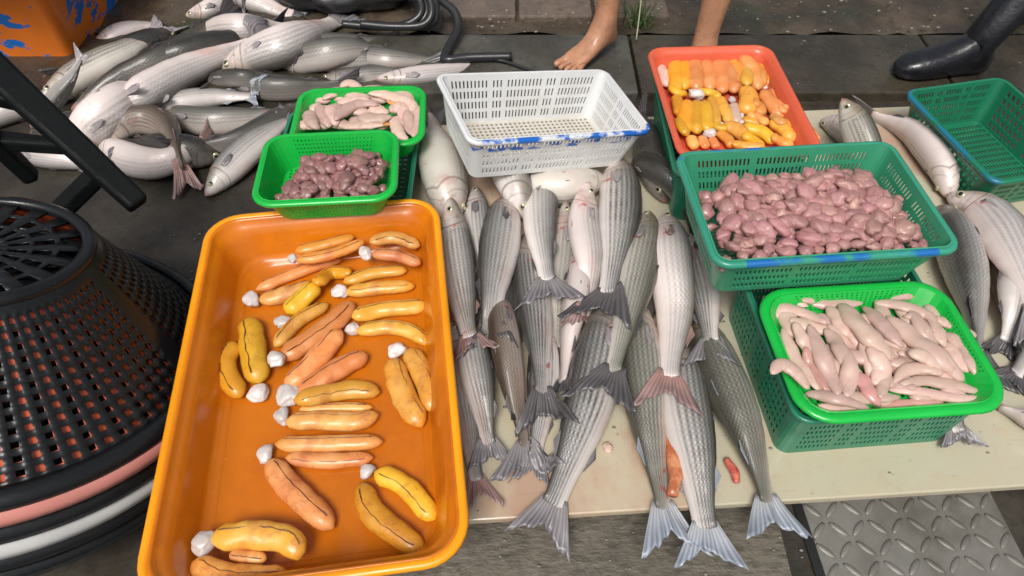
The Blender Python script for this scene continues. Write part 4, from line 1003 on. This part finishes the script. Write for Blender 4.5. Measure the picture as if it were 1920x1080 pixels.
# ================================================================== BLACK BASKETS
BLK = plastic('black_plastic', (.010, .0115, .013), .3, .3, (.022, .018, .015), bump=.2, coat=.05, spec=.35)
BROWNB = plastic('dark_brown_plastic', (.022, .016, .014), .3, .2, (.05, .05, .05), bump=.2)
REDO = plastic('red_orange_plastic', (.72, .13, .05), .35, .2, (.2, .04, .02))
PINKR = plastic('pink_rim', (.62, .24, .20), .35, .2, (.4, .2, .15))
WHTR = plastic('white_grey_rim', (.55, .55, .54), .35, .25, (.3, .3, .28))
zrim = .20
rc = at(0, 652, zrim); tc = at(-46, 456, .40)
ax = (tc - rc); hgt = ax.length; ax.normalize()
rimR = .345; topR = .158
q = Vector((0, 0, 1)).rotation_difference(ax).to_matrix().to_4x4()
def round_basket(label, drop, wall, rimm, dR=0., full=True):
    root = thing('round_basket', label, 'basket', rc - ax * drop, 0, 'nested round baskets upside down'); root.rotation_euler = q.to_euler()
    H = hgt * .97
    NC, NR = 168, 27; bm = bmesh.new(); V = []
    for j in range(NR + 1):
        f = j / NR; r = (rimR - .012 + dR) + (topR - rimR + .012) * f ** .9
        V.append([bm.verts.new((r * math.cos(2 * math.pi * i / NC), r * math.sin(2 * math.pi * i / NC), H * f)) for i in range(NC)])
    for j in range(NR):
        for i in range(NC):
            hole = (i % 2 == 1 if full else i % 4 == 1) and j % 2 == 1 and 0 < j < NR - 3 and (i % 42) not in (0, 1, 2, 41)
            if hole: continue
            bm.faces.new((V[j][i], V[j][(i + 1) % NC], V[j + 1][(i + 1) % NC], V[j + 1][i]))
    solid(fin('side_wall', bm, wall, root), .0035)
    bm = bmesh.new(); prof = [(-.010, .010), (0, .012), (.012, .008), (.018, -.002), (.018, -.014), (.008, -.016), (.006, -.006), (-.006, .0), (-.012, .0)]
    ringmesh(bm, [[((rimR + dR + a) * math.cos(2 * math.pi * i / 96), (rimR + dR + a) * math.sin(2 * math.pi * i / 96), z) for i in range(96)] for a, z in prof], True)
    fin('rim', bm, rimm, root)
    if full:
        bm = bmesh.new(); rr_ = [.01, .035, .042, .07, .077, .105, .113, topR - .012]; V = []
        for r in rr_: V.append([bm.verts.new((r * math.cos(2 * math.pi * i / 72), r * math.sin(2 * math.pi * i / 72), H - .004)) for i in range(72)])
        for j in range(len(rr_) - 1):
            for i in range(72):
                if j % 2 == 0 and (i % 4) in (1, 2): continue
                bm.faces.new((V[j][i], V[j][(i + 1) % 72], V[j + 1][(i + 1) % 72], V[j + 1][i]))
        solid(fin('base', bm, wall, root), .004)
        bm = bmesh.new(); prof = [(.0, -.02), (.008, -.008), (.006, .004), (-.006, .008), (-.014, .004), (-.014, -.008)]
        ringmesh(bm, [[((topR + a) * math.cos(2 * math.pi * i / 96), (topR + a) * math.sin(2 * math.pi * i / 96), H + z) for i in range(96)] for a, z in prof], True)
        fin('foot_ring', bm, wall, root)
round_basket('topmost black round basket turned upside down with square mesh holes', 0, BLK, BLK)
round_basket('red orange round basket showing through the mesh, with a pink rim', .020, REDO, PINKR, .008, False)
for k, (lb, m, d) in enumerate([('black round basket third in the upturned stack', BLK, .054), ('black round basket with a white rim, fourth in the upturned stack', WHTR, .084), ('black round basket fifth in the upturned stack, below the white rim', BLK, .110), ('black round basket at the bottom of the upturned stack', BLK, .136)]):
    round_basket(lb, d, BLK, m, .010 + .003 * k, k == 0)

# ================================================================== BLACK CHAIR FRAME
def bar(bm, a, b, wd, th, up=Vector((0, 0, 1)), w2=None):
    t = (b - a).normalized(); s = t.cross(up).normalized(); n = s.cross(t)
    V = []
    for p, w_ in ((a, wd), (b, w2 or wd)):
        V.append([bm.verts.new(p + s * (sx * w_ / 2) + n * (sy * th / 2)) for sx, sy in ((-1, -1), (1, -1), (1, 1), (-1, 1))])
    for k in range(4): bm.faces.new((V[0][k], V[0][(k + 1) % 4], V[1][(k + 1) % 4], V[1][k]))
    bm.faces.new(V[0][::-1]); bm.faces.new(V[1])
CHB = plastic('chair_black_plastic', (.003, .004, .0045), .6, .2, (.008, .008, .008), bump=.15, coat=0, spec=.2)
ch = thing('plastic_chair', 'black plastic chair frame with crossing legs standing over the fish heap at the left', 'chair', (0, 0, 0))
def cbar(name, a, b, wd, th=.03, w2=None):
    bm = bmesh.new(); bar(bm, a, b, wd, th, w2=w2); bevel(fin(name, bm, CHB, ch, False), .008, 3)
cbar('leg', at(-60, 85, .50), at(262, 385, .26), .062, .035, .042)
cbar('leg', at(192, 318, .305), at(98, 410, .20), .058, .03, .062)
cbar('seat_rail', at(-80, 255, .36), at(150, 278, .35), .045, .03, .02)
cbar('leg', at(-40, 235, .40), at(62, 335, .26), .05, .03, .035)
cbar('back_rail', at(-80, 150, .46), at(60, 190, .41), .075, .03, .05)

# ================================================================== ORANGE CRATE AT THE BACK
def spl(n, c):
    m = n.step(n.noise(7.5, 4, n.scale(n.obj(), (1, 1, 1.6))), .565, .60); return n.mix(m, c, (.01, .16, .55))
OC = plastic('orange_painted_plastic', (.78, .19, .012), .4, .15, (.4, .1, .01), spl)
p0, p1 = at(-140, 118, .005), at(142, 118, .005)
oc = thing('box_crate', 'orange plastic box with blue paint patches behind the fish heap', 'box', ((p0.x + p1.x) / 2, p0.y + .3, 0))
wd = (p1.x - p0.x); bm = bmesh.new()
fr = [[0, .5, 1]] * 4
V = ringmesh(bm, [[(x, y, z) for x, y in rrect(wd / 2 + o_, .3 + o_, .03, fr, 6)] for o_, z in ((-.0, .004), (.0, .012), (.06, .30), (.07, .305), (.07, .33), (.052, .33), (-.006, .02))])
bm.faces.new(V[0][::-1]); bm.faces.new(V[-1]); fin('shell', bm, OC, oc)
# ================================================================== HOSE, CABLE, BLACK LUMP AT THE BACK
RUB = NT('black_rubber'); RUB.bump(RUB.noise(70, 3), .2, .002); RUB = RUB.out((.022, .022, .024), RUB.rng(RUB.noise(20, 3), .3, .7, .22, .5))
def tube(name, label, cat, px, r, n=60):
    P = vpts([tuple(at(x, y, z)) for x, y, z in px], n); o0 = P[n // 2].copy(); bm = bmesh.new(); sweep(bm, [p - o0 for p in P], lambda u: r, 12)
    o = fin(name, bm, RUB); o.location = o0; return tag(o, label, cat)
tube('hose', 'black rubber hose hanging down to the kerb behind the fish', 'hose', [(770, -60, .14), (815, -10, .11), (852, 22, .09), (858, 55, .065), (838, 95, .05), (836, 112, .045), (880, 108, .045), (960, 106, .045)], .0135)
for i, (dx, dz) in enumerate(((0, 0), (16, .012), (-18, .006), (30, .0))):
    tube('hose_loop', ['thick loop of coiled black hose at the back', 'outer loop of the coiled black hose', 'inner loop of the coiled black hose', 'rightmost loop of the coiled black hose'][i], 'hose',
         [(735 + dx, -40, .16 + dz), (790 + dx * .6, -10, .12 + dz), (800 + dx * .6, 25, .085 + dz), (775 + dx, 47, .06 + dz), (720 + dx, 50, .055 + dz), (660 + dx, 45, .06 + dz)], .012)
bk_ = thing('black_bag', 'crumpled black bag behind the heap of fish at the back', 'bag', at(650, 30, .03))
bm = bmesh.new(); blob(bm, (0, .1, .05), (.24, .10, .085), .35, 2.5, 4, 4); fin('bag', bm, RUB, bk_)
tube('cable', 'thin dark cable lying along the kerb by the pale mullet', 'cable', [(860, 112, .04), (930, 112, .04), (985, 128, .04), (1040, 150, .04)], .005)
# grass tuft and thin stalk by the bare foot
GRS = NT('weed_green'); GRS = GRS.out((.06, .10, .025), .5)
wdp = thing('weed', 'small green weed growing by the joint between the bare feet', 'weed', at(1195, 45, .02))
bm = bmesh.new(); rn = random.Random(4)
for i in range(60):
    a, L, ln = rn.uniform(0, 6.3), rn.uniform(.05, .13), rn.uniform(.2, .9); x, y = rn.gauss(0, .018), rn.gauss(0, .018); s = .0022
    d = Vector((math.cos(a) * ln, math.sin(a) * ln, 1)).normalized(); sd_ = Vector((-math.sin(a), math.cos(a), 0)) * s; p = Vector((x, y, 0))
    vs = [bm.verts.new(p - sd_), bm.verts.new(p + sd_), bm.verts.new(p + d * L * .6 + sd_ * .8), bm.verts.new(p + d * L + Vector((0, 0, -.02 * ln))), bm.verts.new(p + d * L * .6 - sd_ * .8)]; bm.faces.new(vs)
fin('blades', bm, GRS, wdp, False)
STK = NT('dry_stalk').out((.38, .36, .25), .5); bm = bmesh.new(); b0 = wdp.location
sweep(bm, vpts([tuple(at(1193, 75, .035) - b0), tuple(at(1198, 35, .08) - b0), tuple(at(1206, -30, .16) - b0)], 10), lambda u: .0022, 6); fin('stalk', bm, STK, wdp)

# ================================================================== PEOPLE (cropped by the top of the picture to their lower legs)
SKIN = flesh('skin', (.42, .21, .12), (.36, .165, .09), .5, .1, .5, 40, ((.26, .12, .075), .55), 0)
SHORT = NT('dark_cloth').out((.03, .035, .05), .8)
def skin_body(name, nodes, edges, root_i, mat, parent, sub=2):
    me = bpy.data.meshes.new(name); me.from_pydata([tuple(n[0]) for n in nodes], edges, []); o = link(name, me, mat, parent)
    m = o.modifiers.new('skin', 'SKIN'); m.use_smooth_shade = True
    for i, n in enumerate(nodes):
        sv = me.skin_vertices[0].data[i]; r = n[1]; sv.radius = r if isinstance(r, tuple) else (r, r); sv.use_root = (i == root_i)
    s = o.modifiers.new('sub', 'SUBSURF'); s.levels = s.render_levels = sub
    return o
ZK = .032
def leg_nodes(ankle, knee, hip, toe_dir, nodes, edges, hip_i, scale=1.):
    t = Vector((toe_dir[0], toe_dir[1], 0)).normalized(); s = Vector((-t.y, t.x, 0))
    def add(p, r, par): nodes.append((p, r)); edges.append((par, len(nodes) - 1)); return len(nodes) - 1
    k = add(knee, .056 * scale, hip_i)
    c = add(ankle.lerp(knee, .68), .052 * scale, k); c2 = add(ankle.lerp(knee, .3), .037 * scale, c)
    a = add(ankle, .033 * scale, c2)
    heel = add(ankle - t * .032 + Vector((0, 0, -.052)), .026, a)
    inst = add(ankle + t * .05 + Vector((0, 0, -.028)), (.036, .028), a)
    ball = add(ankle + t * .12 + Vector((0, 0, -.055)), (.042, .018), inst)
    for kx, ln, r in ((-.032, .062, .0115), (-.013, .064, .0085), (.004, .060, .008), (.019, .053, .0075), (.033, .044, .007)):
        b0 = add(ankle + t * .145 + s * kx + Vector((0, 0, -.060)), r * 1.05, ball)
        b1 = add(ankle + t * (.12 + ln * .75) + s * kx * 1.08 + Vector((0, 0, -.058)), r, b0)
        add(ankle + t * (.12 + ln) + s * kx * 1.12 + Vector((0, 0, -.063)), r * .85, b1)
pr = thing('person', 'person standing with bare legs and bare feet behind the white crate', 'person', ((at(1120, 80, .1).x + at(1312, 95, .1).x) / 2, at(1120, 80, .1).y, ZK))
b0 = pr.location; nodes = []; edges = []
aL, aR = at(1136, 52, ZK + .075) - b0, at(1312, 105, ZK + .075) - b0
kL, kR = Vector((aL.x + .0, aL.y + .03, .47)), Vector((aR.x + .03, aR.y + .03, .47))
nodes = [(Vector(((aL.x + aR.x) / 2, aL.y + .08, .88)), .12), (Vector((aL.x * .6, aL.y + .08, .80)), .085), (Vector((aR.x * .6, aL.y + .08, .80)), .085)]
edges = [(0, 1), (0, 2)]
tl_ = at(1074, 118, ZK + .02) - b0 - aL
leg_nodes(aL, kL, None, (tl_.x, tl_.y), nodes, edges, 1); leg_nodes(aR, kR, None, (.15, -1), nodes, edges, 2)
skin_body('body', nodes, edges, 0, SKIN, pr)
# rubber boot wearer at the right
BOOT = NT('boot_rubber'); BOOT.bump(BOOT.math('ADD', BOOT.noise(35, 5), BOOT.noise(9, 3)), .5, .006)
BOOT = BOOT.out(BOOT.mix(BOOT.step(BOOT.noise(10, 6), .45, .7), (.006, .0065, .010), (.016, .017, .022)), BOOT.rng(BOOT.noise(14, 4), .3, .7, .16, .5), Coat_Weight=.4)
an_ = at(1832, 84, ZK + .085)
br = thing('person', 'person at the right wearing a scuffed black rubber boot and dark trousers', 'person', (an_.x, an_.y, ZK)); b0 = br.location
a0 = an_ - b0; kn = Vector((a0.x + .22, a0.y + .12, .46)); hp_ = Vector((a0.x + .30, a0.y + .32, .86))
a1 = a0 + Vector((.42, .35, 0)); kn1 = a1 + Vector((.0, .02, .40))
nodes = [(hp_ + Vector((.1, .05, .05)), .12), (hp_, .085), (kn, .050), (a0.lerp(kn, .6), .040), (a0, .030), (a0 - Vector((-.03, .0, .05)), .02), (a0 + Vector((-.06, -.01, -.045)), .022), (a0 + Vector((-.14, -.02, -.06)), .016),
         (hp_ + Vector((.2, .06, -.02)), .085), (kn1, .050), (a1, .030), (a1 + Vector((-.06, -.03, -.05)), .02)]
edges = [(0, 1), (1, 2), (2, 3), (3, 4), (4, 5), (4, 6), (6, 7), (0, 8), (8, 9), (9, 10), (10, 11)]
skin_body('body', nodes, edges, 0, SHORT, br)
def boot(a, kn, t, lab=None):
    bm = bmesh.new(); d = (kn - a).normalized(); t = Vector((t[0], t[1], 0)).normalized(); rings = []
    s = Vector((-t.y, t.x, 0)); prof = []
    zf = -a.z
    for L, w_, h0, h1 in ((-.060, .012, .008, .05), (-.052, .030, 0, .075), (-.03, .038, 0, .11), (0, .041, 0, .125), (.03, .041, 0, .115), (.06, .042, 0, .095), (.10, .046, 0, .08), (.14, .048, 0, .07), (.17, .046, 0, .064), (.195, .038, .002, .054), (.212, .026, .006, .042), (.219, .010, .014, .03)):
        ring = []
        for k in range(20):
            an2 = 2 * math.pi * k / 20; c_, s_ = math.cos(an2), math.sin(an2)
            e = .6; c_ = math.copysign(abs(c_) ** e, c_); s2_ = math.copysign(abs(s_) ** e, s_) if s_ < 0 else s_
            ring.append((a.x, a.y, 0) + t * L * 1.12 + s * (c_ * w_) + Vector((0, 0, (h0 + h1) / 2 + s2_ * (h1 - h0) / 2)) if False else Vector((a.x, a.y, 0)) + t * (L * 1.0) + s * (c_ * w_) + Vector((0, 0, (h0 + h1) / 2 + s2_ * (h1 - h0) / 2)))
        rings.append(ring)
    V = ringmesh(bm, rings); bm.faces.new(V[0][::-1]); bm.faces.new(V[-1])
    o = fin('boot_foot', bm, BOOT, br); bm = bmesh.new()
    P = [Vector((a.x, a.y, .035)) - t * .005, Vector((a.x, a.y, .085)) + d * .01, a + d * .08, a + d * .16, a + d * .24, a + d * .30, a + d * .31]
    rr2 = [.046, .047, .052, .058, .064, .068, .060]
    sweep(bm, P, lambda u: rr2[int(round(u * 6))], 24, 1.0, up=t, lump=.10)
    fin('boot_shaft', bm, BOOT, br)
boot(a0, kn, (-1, -.12)); boot(a1, kn1, (-1, -.4))
